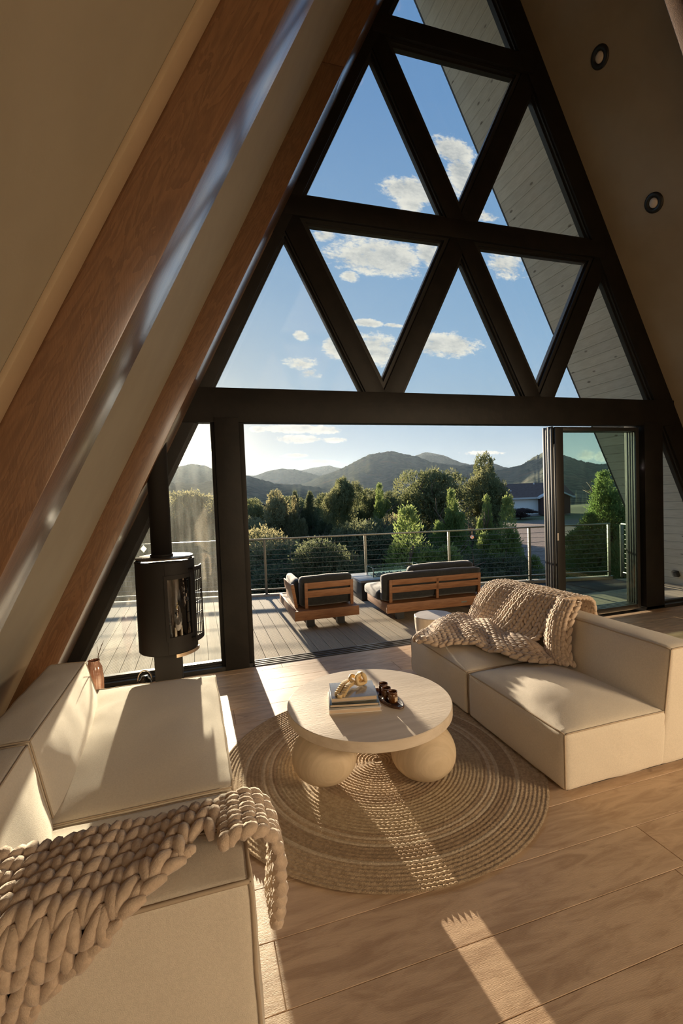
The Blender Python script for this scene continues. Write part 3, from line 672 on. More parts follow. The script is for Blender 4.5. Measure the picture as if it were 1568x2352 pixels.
# ------------------------------------------------------------------ coffee table
TC = (.0536, -1.9902); tb = empty('coffee_table', (TC[0], TC[1], 0)); tag(tb, 'round pale coffee table with a thick top on bulbous legs', 'table')
TR, TZ = .514, .3646
MB().lathe([(0, TZ-.062), (TR-.004, TZ-.062), (TR, TZ-.058), (TR, TZ-.004), (TR-.004, TZ), (0, TZ)], 128).build('tabletop', TABLE, tb, fix=True).data.set_sharp_from_angle(angle=.5)
for (lx, ly) in ((-.345, -.165), (.205, -.325), (.16, .36)):
    prof = []; Rm = .187; z0 = .0135; z1 = TZ-.062
    for k in range(25):
        t = k/24; z = z0+(z1-z0)*t; c = .52; s_ = (t-c)/(c if t < c else 1-c)
        rr = Rm*(max(0, 1-abs(s_)**2.15))**.52 if t < c else Rm*(1-.36*abs(s_)**2.1)
        prof.append((max(rr, .0001), z))
    prof = [(0.0, z0)]+[(.045 if i == 0 else max(r0, .045), z) for i, (r0, z) in enumerate(prof)]+[(0, z1)]
    MB().lathe(prof, 56, (lx, ly, 0)).build('leg', LEG, tb)
# books
def book(c, sx, sy, z, h, rz, cover, lab, coverm, name='book'):
    b = empty(name, (c[0], c[1], z), rz); tag(b, lab, 'book', 'books stacked on the coffee table')
    MB().box(-sx/2, sx/2, -sy/2, sy/2, h-.003, h).build('cover', coverm, b, bevel=.001)
    MB().box(-sx/2, sx/2, -sy/2, sy/2, 0, .003).build('cover', coverm, b, bevel=.001)
    MB().box(-sx/2, -sx/2+.004, -sy/2, sy/2, 0, h).build('spine', coverm, b, bevel=.001)
    MB().box(-sx/2+.004, sx/2-.006, -sy/2+.005, sy/2-.005, .003, h-.003).build('pages', PAGES, b)
    return b
bz = math.radians(-13.5)
COV1 = mat('dark_green_cover', (.02, .03, .028), .3, .5, (.06, .08, .07), 9, coat=.4)
COV2 = mat('grey_photo_cover', (.40, .38, .35), .22, .5, (.30, .29, .28), 5, coat=.5, coat_r=.08)
COV3 = mat('white_glossy_cover', (.70, .66, .60), .25, .5)
BZ = TZ+.0005
book((-.055, -2.005), .312, .262, BZ, .026, bz, 0, 'white edged book at the bottom of the stack on the coffee table', COV3)
book((-.050, -1.990), .300, .250, BZ+.0262, .019, bz-.02, 0, 'dark green book in the middle of the stack on the coffee table', COV1)
book((-.045, -1.965), .282, .235, BZ+.0454, .026, bz+.02, 0, 'grey photographic book on top of the stack on the coffee table', COV2)
# carved wooden links on the books
ZB = BZ+.0720
kn = empty('wooden_knot', (.0, -1.925, ZB)); tag(kn, 'pale carved wooden knot of linked loops lying on the books', 'ornament')
def ringlink(c, rx, ry, r, rot, name='link'):
    pts = []
    for k in range(28):
        a = 2*math.pi*k/28; ca, sa = math.cos(a), math.sin(a); e = .55
        pts.append(V((rx*math.copysign(abs(ca)**e, ca), ry*math.copysign(abs(sa)**e, sa), 0)))
    M = Matrix.Rotation(rot[2], 3, 'Z') @ Matrix.Rotation(rot[1], 3, 'Y') @ Matrix.Rotation(rot[0], 3, 'X')
    pts = [M @ p + V(c) for p in pts]; return MB().tube(pts, r, 10, closed=True).build(name, PALEWOOD, kn)
ringlink((.025, -.010, .041), .040, .027, .0115, (1.15, .15, .5)); ringlink((-.008, .010, .034), .036, .025, .0115, (.35, .5, -.4)); ringlink((.040, .020, .040), .036, .027, .0115, (1.3, .35, 1.7))
ca = empty('wooden_chain', (-.105, -1.985, ZB)); tag(ca, 'pale wooden bead chain folded double at the left end of the books', 'ornament')
for row, off in enumerate((-.018, .018)):
    for k in range(9):
        t = k/8; px = -.045+.105*t+off*.75; py = -.055+.125*t-off*.75; pz = .013+.018*math.sin(math.pi*t*.8)
        o = MB().box(-.0085, .0085, -.015, .015, -.012, .012).build('bead', PALEWOOD, ca, bevel=.004); o.location = (px, py, pz); o.rotation_euler = (0, 0, math.atan2(.125, .105))
o = MB().cyl((0, 0, 0), .016, .022, 14).build('end_bead', PALEWOOD, ca); o.location = (-.052, -.072, .0); 
# tray with candles
ty = empty('oval_tray', (.165, -2.035, BZ), math.radians(98)); tag(ty, 'oval dark walnut tray holding three amber candle jars', 'tray')
def oval(a, b, n=40): return [(a*math.cos(2*math.pi*i/n), b*math.sin(2*math.pi*i/n)) for i in range(n)]
mb = MB(); rings = [(1, 1, 0.0), (1.0, 1.0, .012), (.965, .93, .014), (.93, .87, .006), (0.0001, .0001, .005)]; vs = []; fs = []
for (ka, kb, z) in rings: vs += [(x*ka, y*kb, z) for x, y in oval(.160, .062)]
for r in range(4):
    for i in range(40): j = (i+1) % 40; fs.append((r*40+i, r*40+j, (r+1)*40+j, (r+1)*40+i))
mb.add(vs, fs, True).add([(x, y, 0) for x, y in oval(.160, .062)], [tuple(range(40))[::-1]]).build('dish', DARKWOOD, ty)
def jar(x, y, lab, first=None):
    if first is None:
        j = empty('candle_jar', (x, y, BZ+.0062)); 
        MB().lathe([(0, 0), (.026, 0), (.030, .004), (.030, .050), (.0275, .055), (.0275, .058), (.0295, .059), (.0295, .068), (.0265, .068), (.0265, .058), (.027, .046)], 36).build('jar_body', AMBER, j)
        MB().lathe([(0, .0465), (.0268, .0465)], 30).build('wax', WAX, j, fix=False)
        MB().cyl((0, 0, .0465), .0008, .011, 8).build('wick', mat('wick', (.3, .2, .1), .9), j)
        l = MB().lathe([(.0304, .012), (.0304, .038)], 14, a0=-1.55, a1=-.55).build('label', PAPER, j, fix=False); l['label'] = 'small tan paper label'
    else:
        j = first.copy(); C.objects.link(j); j.location = (x, y, BZ+.0062)
        for c in first.children: d = c.copy(); C.objects.link(d); d.parent = j
    tag(j, lab, 'candle', 'amber candles on the tray'); return j
j1 = jar(.172, -2.095, 'amber glass candle jar at the near end of the walnut tray')
jar(.157, -2.030, 'amber glass candle jar in the middle of the walnut tray', j1); jar(.165, -1.960, 'amber glass candle jar at the far end of the walnut tray', j1)
wt = MB().tube([(.125, -2.02, BZ+.012), (.122, -2.06, BZ+.018), (.128, -2.10, BZ+.012), (.142, -2.135, BZ+.012)], .0022, 6).tube([(.118, -2.03, BZ+.012), (.128, -2.055, BZ+.02), (.122, -2.09, BZ+.012)], .0022, 6).build('wick_trimmer', mat('polished_metal', (.6, .55, .48), .15, .5, metal=1)); tag(wt, 'small shiny metal wick trimmer in the tray beside the candles', 'tool')
# drum stool by the doorway
dr = empty('side_table', (1.33, -.47, 0)); tag(dr, 'small pale round drum side table behind the right sofa at the doorway', 'side table')
MB().lathe([(0, 0), (.10, 0), (.125, .01), (.165, .12), (.19, .26), (.197, .385), (.197, .396), (.192, .40)], 56).build('drum_body', DRUM, dr)
MB().lathe([(.193, .3995), (.08, .4005), (0, .4005)], 56).build('drum_top', mat('drum_top', (.68, .62, .56), .5, .35, (.60, .54, .48), 6), dr, fix=False)
# ------------------------------------------------------------------ stove
st = empty('wood_stove', (-1.205, -.55, 0)); tag(st, 'black cylindrical wood stove on a pedestal with a flue pipe', 'stove')
SR = .235
def arc(r, a0, a1, z0, z1, th=.012, seg=30):
    a0, a1 = math.radians(a0), math.radians(a1); mb = MB(); vs = []; n = seg+1
    for i in range(n):
        a = a0+(a1-a0)*i/seg; c, s_ = math.cos(a), math.sin(a)
        vs += [(r*c, r*s_, z0), (r*c, r*s_, z1), ((r-th)*c, (r-th)*s_, z1), ((r-th)*c, (r-th)*s_, z0)]
    fs = []
    for i in range(seg):
        for k in range(4): fs.append((i*4+k, (i+1)*4+k, (i+1)*4+(k+1) % 4, i*4+(k+1) % 4))
    fs += [(0, 1, 2, 3), (seg*4+3, seg*4+2, seg*4+1, seg*4)]
    return mb.add(vs, fs)
AD = STOVE
body = MB()
for a in ((-90+12-180-50, -90+2, .43, 1.17), (-90+2, -90+62, 1.05, 1.17), (-90+2, -90+62, .43, .56), (-90+62, 72, .43, 1.17), (72, 92, 1.05, 1.17), (72, 92, .43, .62)):
    b = arc(SR, a[0], a[1], a[2], a[3]); body.add(b.v, b.f)
body.build('stove_body', STOVE, st, bevel=.0015, seg=1)
o = arc(SR+.006, 92, 122, .43, 1.17).build('rear_panel', STOVE, st)
MB().cyl((0, 0, .425), SR-.005, .012, 48).build('stove_floor', STOVE, st)
MB().cyl((0, 0, .54), SR-.03, .02, 40).build('firebox_floor', STOVE, st)
MB().lathe([(0, 1.165), (SR+.002, 1.165), (SR+.004, 1.175), (SR-.01, 1.178)], 60).build('top_rim', STOVE, st)
MB().lathe([(0, 1.19), (SR-.012, 1.19), (SR-.004, 1.196), (SR-.004, 1.203), (SR-.010, 1.206), (0, 1.206)], 60).build('top_plate', STOVETOP, st)
for k in range(10):
    for sgn in (-1, 1):
        o = MB().box(-.0035, .0035, -.035, .035, 0, .0012).build('vent_slot', GAP, st); o.location = (sgn*(.118+.011*(k % 5)), .02 if k < 5 else -.06, 1.206)
        if k >= 5: o.scale = (1, .6, 1)
MB().cyl((-.02, .0, 1.206), .083, 5.2-1.206, 36).build('flue_pipe', STOVE, st)
MB().cyl((-.02, .0, 1.206), .092, .02, 36).build('flue_collar', STOVE, st)
MB().box(-.115, .10, -.10, .10, 0, .425).build('pedestal', STOVE, st, bevel=.01)
g = arc(SR-.004, -88, -28, .56, 1.05, .002).build('door_glass', STOVEGLASS, st, fix=True)
for (a0, a1, z0, z1) in ((-90, -84, .54, 1.07), (-34, -26, .54, 1.07), (-84, -34, 1.035, 1.07), (-84, -34, .54, .57)):
    arc(SR+.006, a0, a1, z0, z1, .014, 10).build('door_frame', STOVE, st)
arc(SR+.012, -74, -8, .405, .432, .010).build('ash_handle', BRONZE, st)['label'] = 'pale bronze curved handle under the stove'
# side grille
gr = arc(SR+.055, -38, 2, .505, .55, .008, 12).build('side_guard', STOVE, st)
for (z0, z1) in ((1.085, 1.12),): arc(SR+.055, -38, 2, z0, z1, .008, 12).build('guard_band', STOVE, gr)
for k in range(7): arc(SR+.055, -38+40*k/6-.6, -38+40*k/6+.6, .55, 1.085, .006, 2).build('guard_bar', STOVE, gr)
for z in (.64, .73, .82, .91, 1.0): arc(SR+.055, -38, 2, z, z+.006, .006, 10).build('guard_bar', STOVE, gr)
for a in (-36, 0):
    c, s_ = math.cos(math.radians(a)), math.sin(math.radians(a)); MB().tube([((SR-.005)*c, (SR-.005)*s_, 1.10), ((SR+.052)*c, (SR+.052)*s_, 1.10)], .006, 6).build('guard_arm', STOVE, gr)
    MB().tube([((SR-.005)*c, (SR-.005)*s_, .53), ((SR+.052)*c, (SR+.052)*s_, .53)], .006, 6).build('guard_arm', STOVE, gr)
# glass vase and small lantern behind the left sofa
va = empty('glass_vase', (-1.715, -.88, 0)); tag(va, 'rosy ribbed glass vase behind the left sofa with a dry twig', 'vase')
prof = [(0, .0), (.03, .0), (.045, .08), (.055, .22), (.06, .36), (.052, .45), (.036, .485), (.040, .50)]
mb = MB(); n = 40; vs = []; fs = []
for i in range(n):
    a = 2*math.pi*i/n; k = 1+.05*math.cos(a*10)
    for r, z in prof: vs.append((r*k*math.cos(a), r*k*math.sin(a), z))
for i in range(n):
    j = (i+1) % n
    for q in range(len(prof)-1): fs.append((i*8+q, j*8+q, j*8+q+1, i*8+q+1))
mb.add(vs, fs, True).build('vase_body', mat('rosy_glass', (.50, .29, .21), .12, .6, (.32, .15, .10), 12, coat=.7, coat_r=.05), va)
MB().tube([(0, 0, .02), (.015, 0, .35), (.03, .01, .53), (.055, .02, .60), (.075, .02, .64)], [.003]*4+[.001], 6).tube([(.03, .01, .53), (.03, .0, .60)], .0012, 5).build('twig', mat('twig', (.12, .07, .04), .8), va)
la = empty('lantern', (-1.415, -.50, 0)); tag(la, 'small black lantern with a looped chrome handle beside the stove pedestal', 'lantern')
MB().lathe([(0, 0), (.055, 0), (.06, .01), (.06, .13), (.045, .165), (.03, .18), (.028, .195), (0, .197)], 28).build('lantern_body', mat('black_gloss', (.01, .01, .01), .12, .6, coat=.6), la)
MB().tube([(.056*math.cos(a), 0, .155+.088*math.sin(a)) for a in [math.pi*k/16 for k in range(17)]], .0055, 8).build('handle', mat('chrome', (.75, .7, .62), .12, .5, metal=1), la)
# wicker basket by the right wall (seen reflected in the end pane)
wk = empty('wicker_basket', (6.05, -1.35, 0)); tag(wk, 'small woven wicker basket by the right wall, mirrored in the end pane', 'basket')
vs = []; fs = []; n = 48; rws = 26
for i in range(n):
    a = 2*math.pi*i/n
    for k in range(rws):
        t = k/(rws-1); r = .11+.035*math.sin(math.pi*t)+.004*math.cos(a*12)*math.cos(math.pi*k); vs.append((r*math.cos(a), r*math.sin(a), .30*t))
for i in range(n):
    j = (i+1) % n
    for k in range(rws-1): fs.append((i*rws+k, j*rws+k, j*rws+k+1, i*rws+k+1))
MB().add(vs, fs, True).build('basket_body', mat('wicker', (.55, .33, .14), .7, .2, (.38, .21, .08), 30), wk)
MB().tube([(.115*math.cos(2*math.pi*k/30), .115*math.sin(2*math.pi*k/30), .30) for k in range(30)], .008, 8, closed=True).build('rim', MATS['wicker'], wk)
# ------------------------------------------------------------------ deck
RA, RB = -.23, 3.21                 # rail line y = RB + RA*x
def ry(x): return RB+RA*x
DZ = -.012
dk = MB().prism([(-7.5, .1), (7.2, .1), (7.2, ry(7.2)+.1), (-7.5, ry(-7.5)+.12)], 'z', -.30, -.062).build('deck_base', DECKDARK); 
struct(dk, 'ribbed composite deck outside the glass wall', 'deck')
TUB = (3.92, 6.35, 1.02)
pitchd = .1425; k0 = int((-7.4+.0277)/pitchd)-1
for k in range(k0, int(6.9/pitchd)+2):
    xa = -.0277+k*pitchd+.003; xb = xa+pitchd-.006
    if xb > 7.1: break
    y0 = .102; ya, yb = ry(xa)+.02, ry(xb)+.02
    if xa > TUB[0] and xb < TUB[1]+.15: ya = yb = TUB[2]
    m = MB(); nrib = 9 if abs(xa) < 4 else 1
    def plank(xs0, xs1, z1, yA, yB):
        m.box8([(xs0, y0, -.04), (xs1, y0, -.04), (xs1, yB, -.04), (xs0, yA, -.04), (xs0, y0, z1), (xs1, y0, z1), (xs1, yB, z1), (xs0, yA, z1)])
    if nrib == 1: plank(xa, xb, DZ, ya, yb)
    else:
        plank(xa, xb, DZ-.003, ya, yb); w = (xb-xa)/nrib
        for q in range(nrib):
            a0 = xa+w*q+w*.18; a1 = xa+w*(q+1)-w*.18; f0 = ya+(yb-ya)*(a0-xa)/(xb-xa); f1 = ya+(yb-ya)*(a1-xa)/(xb-xa)
            m.box8([(a0, y0, DZ-.004), (a1, y0, DZ-.004), (a1, f1, DZ-.004), (a0, f0, DZ-.004), (a0, y0, DZ), (a1, y0, DZ), (a1, f1, DZ), (a0, f0, DZ)])
    m.build('deck_board', DECK, dk, origin=((xa+xb)/2, 1.5, -.02))
# edge board under the rail
def along(xa, xb, w0, w1, z0, z1, name, m, par, bevel=0):
    d = V((1, RA, 0)).normalized(); n_ = V((-d.y, d.x, 0)); a = V((xa, ry(xa), 0)); b = V((xb, ry(xb), 0))
    c = [a+n_*w0, b+n_*w0, b+n_*w1, a+n_*w1]; return MB().box8([(p.x, p.y, z0) for p in c]+[(p.x, p.y, z1) for p in c]).build(name, m, par, bevel=bevel)
along(-7.4, 6.1, -.02, .12, -.25, .012, 'edge_board', DECK, dk, .003)
# railing
rl = empty('railing', (0, RB, 0)); tag(rl, 'steel cable railing along the outer edge of the deck', 'railing')
def rp(x, z, off=0): return (x, ry(x)-RB+off, z)
d_ = V((1, RA, 0)).normalized(); ang = math.atan2(RA, 1)
posts = [.14-1.49*i for i in range(4, 0, -1)]+[.14, 1.81, 3.24, 4.65, 6.08]
for x in posts:
    o = MB().box(-.020, .020, -.018, .018, .0, .925).build('post', STEEL, rl, bevel=.003); o.location = rp(x, .012, .04); o.rotation_euler = (0, 0, ang)
    o = MB().box(-.05, .05, -.045, .045, 0, .008).build('base_plate', STEEL, rl, bevel=.002); o.location = rp(x, .012, .04); o.rotation_euler = (0, 0, ang)
def rrun(name, z, r, x0=-7.2, x1=6.1, flat=False):
    return MB().tube([rp(x0, z, .04), rp(x1, z, .04)], r, 8).build(name, STEEL, rl)
o = along(-7.2, 6.1, .018, .062, .938, .963, 'top_rail', STEEL, None, .004); o.parent = rl; o.matrix_parent_inverse = Matrix.Translation((0, -RB, 0))
o = along(-7.2, 6.1, .022, .058, .085, .11, 'bottom_rail', STEEL, None, .003); o.parent = rl; o.matrix_parent_inverse = Matrix.Translation((0, -RB, 0))
for k in range(9): rrun('cable', .185+.083*k, .0032)
# return of the railing toward the house
cr = rp(6.18, 0, 0); c1 = V((6.20, ry(6.18)-.10-RB, 0)); c2 = V((5.98, .9-RB, 0))
o = MB().box(-.024, .024, -.020, .020, .0, .925).build('post', STEEL, rl, bevel=.003); o.location = (c1.x, c1.y, .012)
for z, r in ((.95, .018), (.097, .014)): MB().tube([(c1.x, c1.y, z), (c2.x, c2.y, z)], r, 8).build('top_rail' if z > .5 else 'bottom_rail', STEEL, rl)
for k in range(9): MB().tube([(c1.x, c1.y, .185+.083*k), (c2.x, c2.y, .185+.083*k)], .0032, 6).build('cable', STEEL, rl)
# crystal on a string
cx_ = 3.62; cry = empty('hanging_crystal', (cx_, ry(cx_)-.005, .965)); tag(cry, 'faceted glass crystal hanging on a beige string from the top rail', 'ornament')
MB().tube([(-.05, .04, .006), (.0, .045, .008), (.07, .045, .01)], .004, 6).tube([(0, 0, .004), (-.003, -.002, -.10)], .0022, 6).tube([(0.008, 0, .004), (.001, -.002, -.10)], .0022, 6).build('string', mat('twine', (.70, .45, .28), .9), cry)
def crys(t, tc, v, c):
    r = t.ramp(t.m('FRACT', t.m('MULTIPLY', t.noise(tc, 16, 0), 3.0)), [(0, (.85, .75, .6)), (.3, (.9, .35, .15)), (.55, (.25, .6, .9)), (.8, (.6, .8, .85)), (1, (.95, .9, .8))]); return r
bm = bmesh.new(); bmesh.ops.create_icosphere(bm, subdivisions=1, radius=.037); me = bpy.data.meshes.new('crystal'); bm.to_mesh(me); bm.free()
o = new_obj('crystal', me, mat('crystal', (.8, .8, .8), .05, 1.0, coat=1, extra=crys, trans=.5), cry); o.location = (-.001, -.002, -.135)
# sunken hot tub
ht = empty('hot_tub', ((TUB[0]+TUB[1])/2, 1.6, 0)); tag(ht, 'black sunken hot tub cover set into the deck at the right', 'hot tub')
ho = (-(TUB[0]+TUB[1])/2, -1.6)
def htp(x0, x1, y0, ya, yb, z0, z1, nm, m, bevel=0):
    return MB().box8([(x0+ho[0], y0+ho[1], z0), (x1+ho[0], y0+ho[1], z0), (x1+ho[0], yb+ho[1], z0), (x0+ho[0], ya+ho[1], z0), (x0+ho[0], y0+ho[1], z1), (x1+ho[0], y0+ho[1], z1), (x1+ho[0], yb+ho[1], z1), (x0+ho[0], ya+ho[1], z1)]).build(nm, m, ht, bevel=bevel)
VIN = mat('black_vinyl', (.012, .014, .013), .7, .3, (.018, .02, .02), 12)
mx = 5.1
htp(TUB[0]+.01, mx-.01, TUB[2]+.01, ry(TUB[0])-.03, ry(mx)-.03, -.06, -.030, 'cover_panel', VIN, .01)
htp(mx+.01, TUB[1], TUB[2]+.01, ry(mx)-.03, ry(TUB[1])-.03, -.06, -.030, 'cover_panel', VIN, .01)
# ------------------------------------------------------------------ outdoor seats
def slat_seat(name, c, rz, W, D, lab, depth_back, right_open, arms, seatlen):
    s = empty(name, (c[0], c[1], 0), rz); tag(s, lab, 'outdoor seat'); z0, z1 = .105, .225
    MB().box(0, W, 0, .035, z0, z1).build('base_board', TEAK, s, bevel=.004); MB().box(0, .035, .035, D, z0, z1).build('base_board', TEAK, s, bevel=.004)
    MB().box(W-.035, W, .035, D, z0, z1).build('base_board', TEAK, s, bevel=.004); MB().box(.035, W-.035, D-.035, D, z0, z1).build('base_board', TEAK, s, bevel=.004)
    MB().box(.035, W-.035, .035, D-.035, z1-.03, z1-.004).build('seat_deck', TEAK, s)
    for lx in (.22, W-.22):
        for ly in (.14, D-.14):
            MB().box(lx-.05, lx+.05, ly-.04, ly+.04, -.010, z0).build('leg', CONCRETE, s)
    return s
# chair: near left corner (.17,.95)
s = slat_seat('lounge_chair', (.172, .955), -.018, .84, 1.25, 'teak lounge chair with dark cushions on the deck, left of the fire table', 0, 0, 1, 0)
def back_panel(s, x0, x1, y, zt, dy, mids=()):
    zb = .225; uz = (zt-zb)
    def sl(a, b, za, zc, nm, th=.028):
        MB().box8([(a, y+dy*(za-zb)/uz, za), (b, y+dy*(za-zb)/uz, za), (b, y+th+dy*(za-zb)/uz, za), (a, y+th+dy*(za-zb)/uz, za), (a, y+dy*(zc-zb)/uz, zc), (b, y+dy*(zc-zb)/uz, zc), (b, y+th+dy*(zc-zb)/uz, zc), (a, y+th+dy*(zc-zb)/uz, zc)]).build(nm, TEAK, s, bevel=.003)
    sl(x0, x0+.04, zb, zt, 'back_stile'); sl(x1-.04, x1, zb, zt, 'back_stile')
    for q in mids: sl(q-.018, q+.018, zb, zt-.02, 'back_stile', .026)
    h = (zt-zb); a = zb+h*.42; b = zb+h*.70; c_ = zb+h*.725
    sl(x0+.04, x1-.04, a, b-.004, 'back_slat', .022); sl(x0+.04, x1-.04, c_+.012, zt, 'back_slat', .022)
back_panel(s, .155, .80, .11, .555, -.02)
o_ = (0, 0, 0)
def cush(s, c, r, puff, nm='cushion', seed=0): return soft_block(nm, c, r, CUSHION, s, puff, n=14, seed=seed, wr_=.006)
def boxc(x0, x1, y0, y1, z0, z1, sk=0): return [(x0, y0, z0), (x1, y0, z0), (x1, y1, z0), (x0, y1, z0), (x0, y0-sk, z1), (x1, y0-sk, z1), (x1, y1-sk, z1), (x0, y1-sk, z1)]
cush(s, boxc(.16, .80, .28, 1.16, .228, .345), .04, (0.01, .01, .01, .01, 0, .03), 'seat_cushion', 1)
cush(s, boxc(.105, .80, .165, .30, .235, .625, .05), .045, (0, 0, .01, .02, 0, .008), 'back_cushion', 2)
cush(s, boxc(.055, .15, .30, .92, .235, .565, 0), .04, (0.01, .02, 0, 0, 0, .01), 'side_cushion', 3)
MB().box8([(.045, .20, .225), (.080, .20, .225), (.080, .26, .225), (.045, .26, .225), (-.01, .17, .53), (.035, .17, .53), (.035, .23, .53), (-.01, .23, .53)]).build('arm_stile', TEAK, s, bevel=.003)
for za, zb_, dx in ((.27, .375, 0.005), (.39, .52, -.02)):
    MB().box8([(.035+dx, .24, za), (.055+dx, .24, za), (.055+dx, .80, za), (.035+dx, .80, za), (.022+dx, .24, zb_), (.042+dx, .24, zb_), (.042+dx, .80, zb_), (.022+dx, .80, zb_)]).build('arm_slat', TEAK, s, bevel=.003)
# love seat
s = slat_seat('outdoor_sofa', (1.348, .815), -.055, 1.62, .86, 'wide teak outdoor sofa with black cushions seen from behind, right of the lounge chair', 0, 0, 0, 0)
back_panel(s, .06, 1.38, .07, .525, -.02, (.74,))
cush(s, boxc(-.05, .72, .22, .84, .228, .36), .04, (.01, .01, .01, .01, 0, .03), 'seat_cushion', 4); cush(s, boxc(.73, 1.42, .22, .84, .228, .36), .04, (.01, .01, .01, .01, 0, .03), 'seat_cushion', 5)
cush(s, boxc(-.02, 1.41, .12, .25, .235, .595, .05), .045, (0, 0, .01, .02, 0, .01), 'back_cushion', 6)
cush(s, boxc(.42, 1.38, .24, .40, .36, .655, .03), .06, (.01, .01, .01, .03, 0, .015), 'loose_cushion', 7)
MB().box(1.05, 1.13, -.002, 0, .15, .172).build('name_plate', STEEL, s)['label'] = 'small blank metal plate'
# fire table
ft = empty('fire_table', (1.46, 2.10, 0), -.03); tag(ft, 'dark rectangular fire table with a clear glass wind guard between the outdoor seats', 'fire table')
MB().box(0, 1.35, 0, .66, -.010, .275).build('table_body', CONCRETE, ft, bevel=.006); MB().box(-.02, 1.37, -.02, .68, .275, .31).build('table_top', LIGHTTOP, ft, bevel=.004)
MB().box(-.002, .004, .44, .53, .20, .23).build('pull_slot', GAP, ft); MB().box(.30, 1.05, .20, .46, .311, .321).build('burner_tray', GAP, ft)
rg = random.Random(5); gm = MB()
for k in range(70):
    x, y = .32+.7*rg.random(), .22+.22*rg.random(); r = .012+.01*rg.random(); gm.add([(x+r, y, .323), (x, y+r, .325), (x-r, y, .323), (x, y-r, .325), (x, y, .323+r*1.2)], [(0, 1, 4), (1, 2, 4), (2, 3, 4), (3, 0, 4)])
gm.build('fire_glass', mat('fire_glass_chips', (.12, .13, .14), .15, .6), ft)['kind'] = 'stuff'
for (x0, x1, y0, y1) in ((.26, 1.09, .17, .178), (.26, 1.09, .482, .49), (.26, .268, .178, .482), (1.082, 1.09, .178, .482)):
    MB().box(x0, x1, y0, y1, .312, .455).build('guard_pane', CLEAR2, ft)
for x in (.262, 1.088):
    for y in (.172, .488): MB().cyl((x, y, .311), .008, .145, 10).build('guard_clip', STEEL, ft)
# ------------------------------------------------------------------ terrain
def gz(x, y):
    base = -2.95-.012*max(0, y-10)*0; left = -2.2*(1/(1+math.exp((x-6)/3.0)))*min(1, y/12)
    return base+left+.12*noise.noise(V((x*.12, y*.12, 0)))+.03*noise.noise(V((x*.7, y*.7, 2)))
def terrain():
    xs = np.concatenate([np.arange(-60, 90, 1.0), ]); ysr = np.concatenate([np.arange(2.5, 60, 1.0), np.arange(60, 330, 6.)])
    vs = [(float(x)*(1+max(0, y-60)/60.), float(y), gz(float(x), float(y))-(max(0, y-75)*.05)) for y in ysr for x in xs]; nx = len(xs); fs = []
    for j in range(len(ysr)-1):
        for i in range(nx-1): fs.append((j*nx+i, j*nx+i+1, (j+1)*nx+i+1, (j+1)*nx+i))
    def col(t, tc, v, c):
        sp = t.n('ShaderNodeSeparateXYZ'); t.l(tc, sp.inputs[0])
        n1 = t.noise(tc, .25, 5, .6); n2 = t.noise(tc, 6.0, 5, .7)
        gr = t.mix(t.mapr(n2, .35, .65), (.30, .22, .17), (.17, .125, .10)); gs = t.mix(t.mapr(n2, .35, .65), (.20, .19, .10), (.12, .12, .06))
        yy = t.m('ADD', sp.outputs[1], t.m('MULTIPLY', n1, 14.0)); k = t.mapr(yy, 52, 56)
        k2 = t.mapr(t.m('ADD', sp.outputs[0], t.m('MULTIPLY', n1, 8.0)), 17, 14)
        return t.mix(t.m('MAXIMUM', k, k2), gr, gs)
    return MB().add(vs, fs, True).build('ground', mat('gravel_ground', (.2, .2, .2), .95, .1, (.2, .2, .2), 1, .6, 14, extra=col), fix=False)
g = terrain(); struct(g, 'pinkish gravel yard and dry scrub beyond the deck', 'ground')
# ------------------------------------------------------------------ mountains
def forest(t, tc, v, c):
    n1 = t.noise(tc, .004, 4, .6); n2 = t.noise(tc, .06, 4, .75); 
    f = t.mix(t.mapr(n2, .38, .62), (.030, .045, .038), (.150, .155, .115)); e = t.mapr(t.noise(tc, .009, 5, .65), .60, .70)
    return t.mix(t.m('MULTIPLY', e, .6), f, (.22, .15, .10))
FOREST = mat('forested_slope', (.1, .1, .1), 1.0, 0.0, (.1, .1, .1), 1, extra=forest)
def ridge(name, prof, D, foot, lab, seed, bump, ncol=420, nrow=26):
    az = [a for a, e in prof]; el = [e for a, e in prof]; a0, a1 = az[0]-.6*(az[1]-az[0])-.35, az[-1]+.35; vs = []; fs = []
    for i in range(ncol):
        a = a0+(a1-a0)*i/(ncol-1)
        if a < az[0]: e = el[0]-(az[0]-a)*.10
        elif a > az[-1]: e = el[-1]-(a-az[-1])*.10
        else: e = float(np.interp(a, az, el))
        e += (noise.noise(V((a*60, seed, 0)))*.0016+noise.noise(V((a*420, seed, 1)))*bump)
        dirx, diry = a, 1.0; nn = math.hypot(dirx, diry); dirx /= nn; diry /= nn
        for j in range(nrow):
            t = (j-4)/(nrow-5)                    # t<0 behind the crest
            if t < 0: dist = D*(1-t*.8); z = CZ+e*D*(1+t*1.6)-0
            else:
                dist = D*(1-(1-foot)*t); crest = CZ+e*D; z = crest+(-12-crest)*(t**.85)
                z += crest*.10*math.sin(math.pi*t)*noise.noise(V((a*14+t*1.2, t*2.2, seed+3)))+crest*.05*noise.noise(V((a*40, t*6, seed)))*math.sin(math.pi*min(1, t*1.1))
            vs.append((CX+dirx*dist, CY+diry*dist, z))
    for i in range(ncol-1):
        for j in range(nrow-1): fs.append((i*nrow+j, i*nrow+j+1, (i+1)*nrow+j+1, (i+1)*nrow+j))
    o = MB().add(vs, fs, True).build(name, FOREST, fix=False); tag(o, lab, 'mountain'); return o
ridge('mountain', [(0.1905, 0.0523), (0.2221, 0.0531), (0.2534, 0.0585), (0.2853, 0.0611), (0.3081, 0.0539), (0.3588, 0.0373)], 4200, .8, 'faint distant peak behind the left hills', 1, .0006)
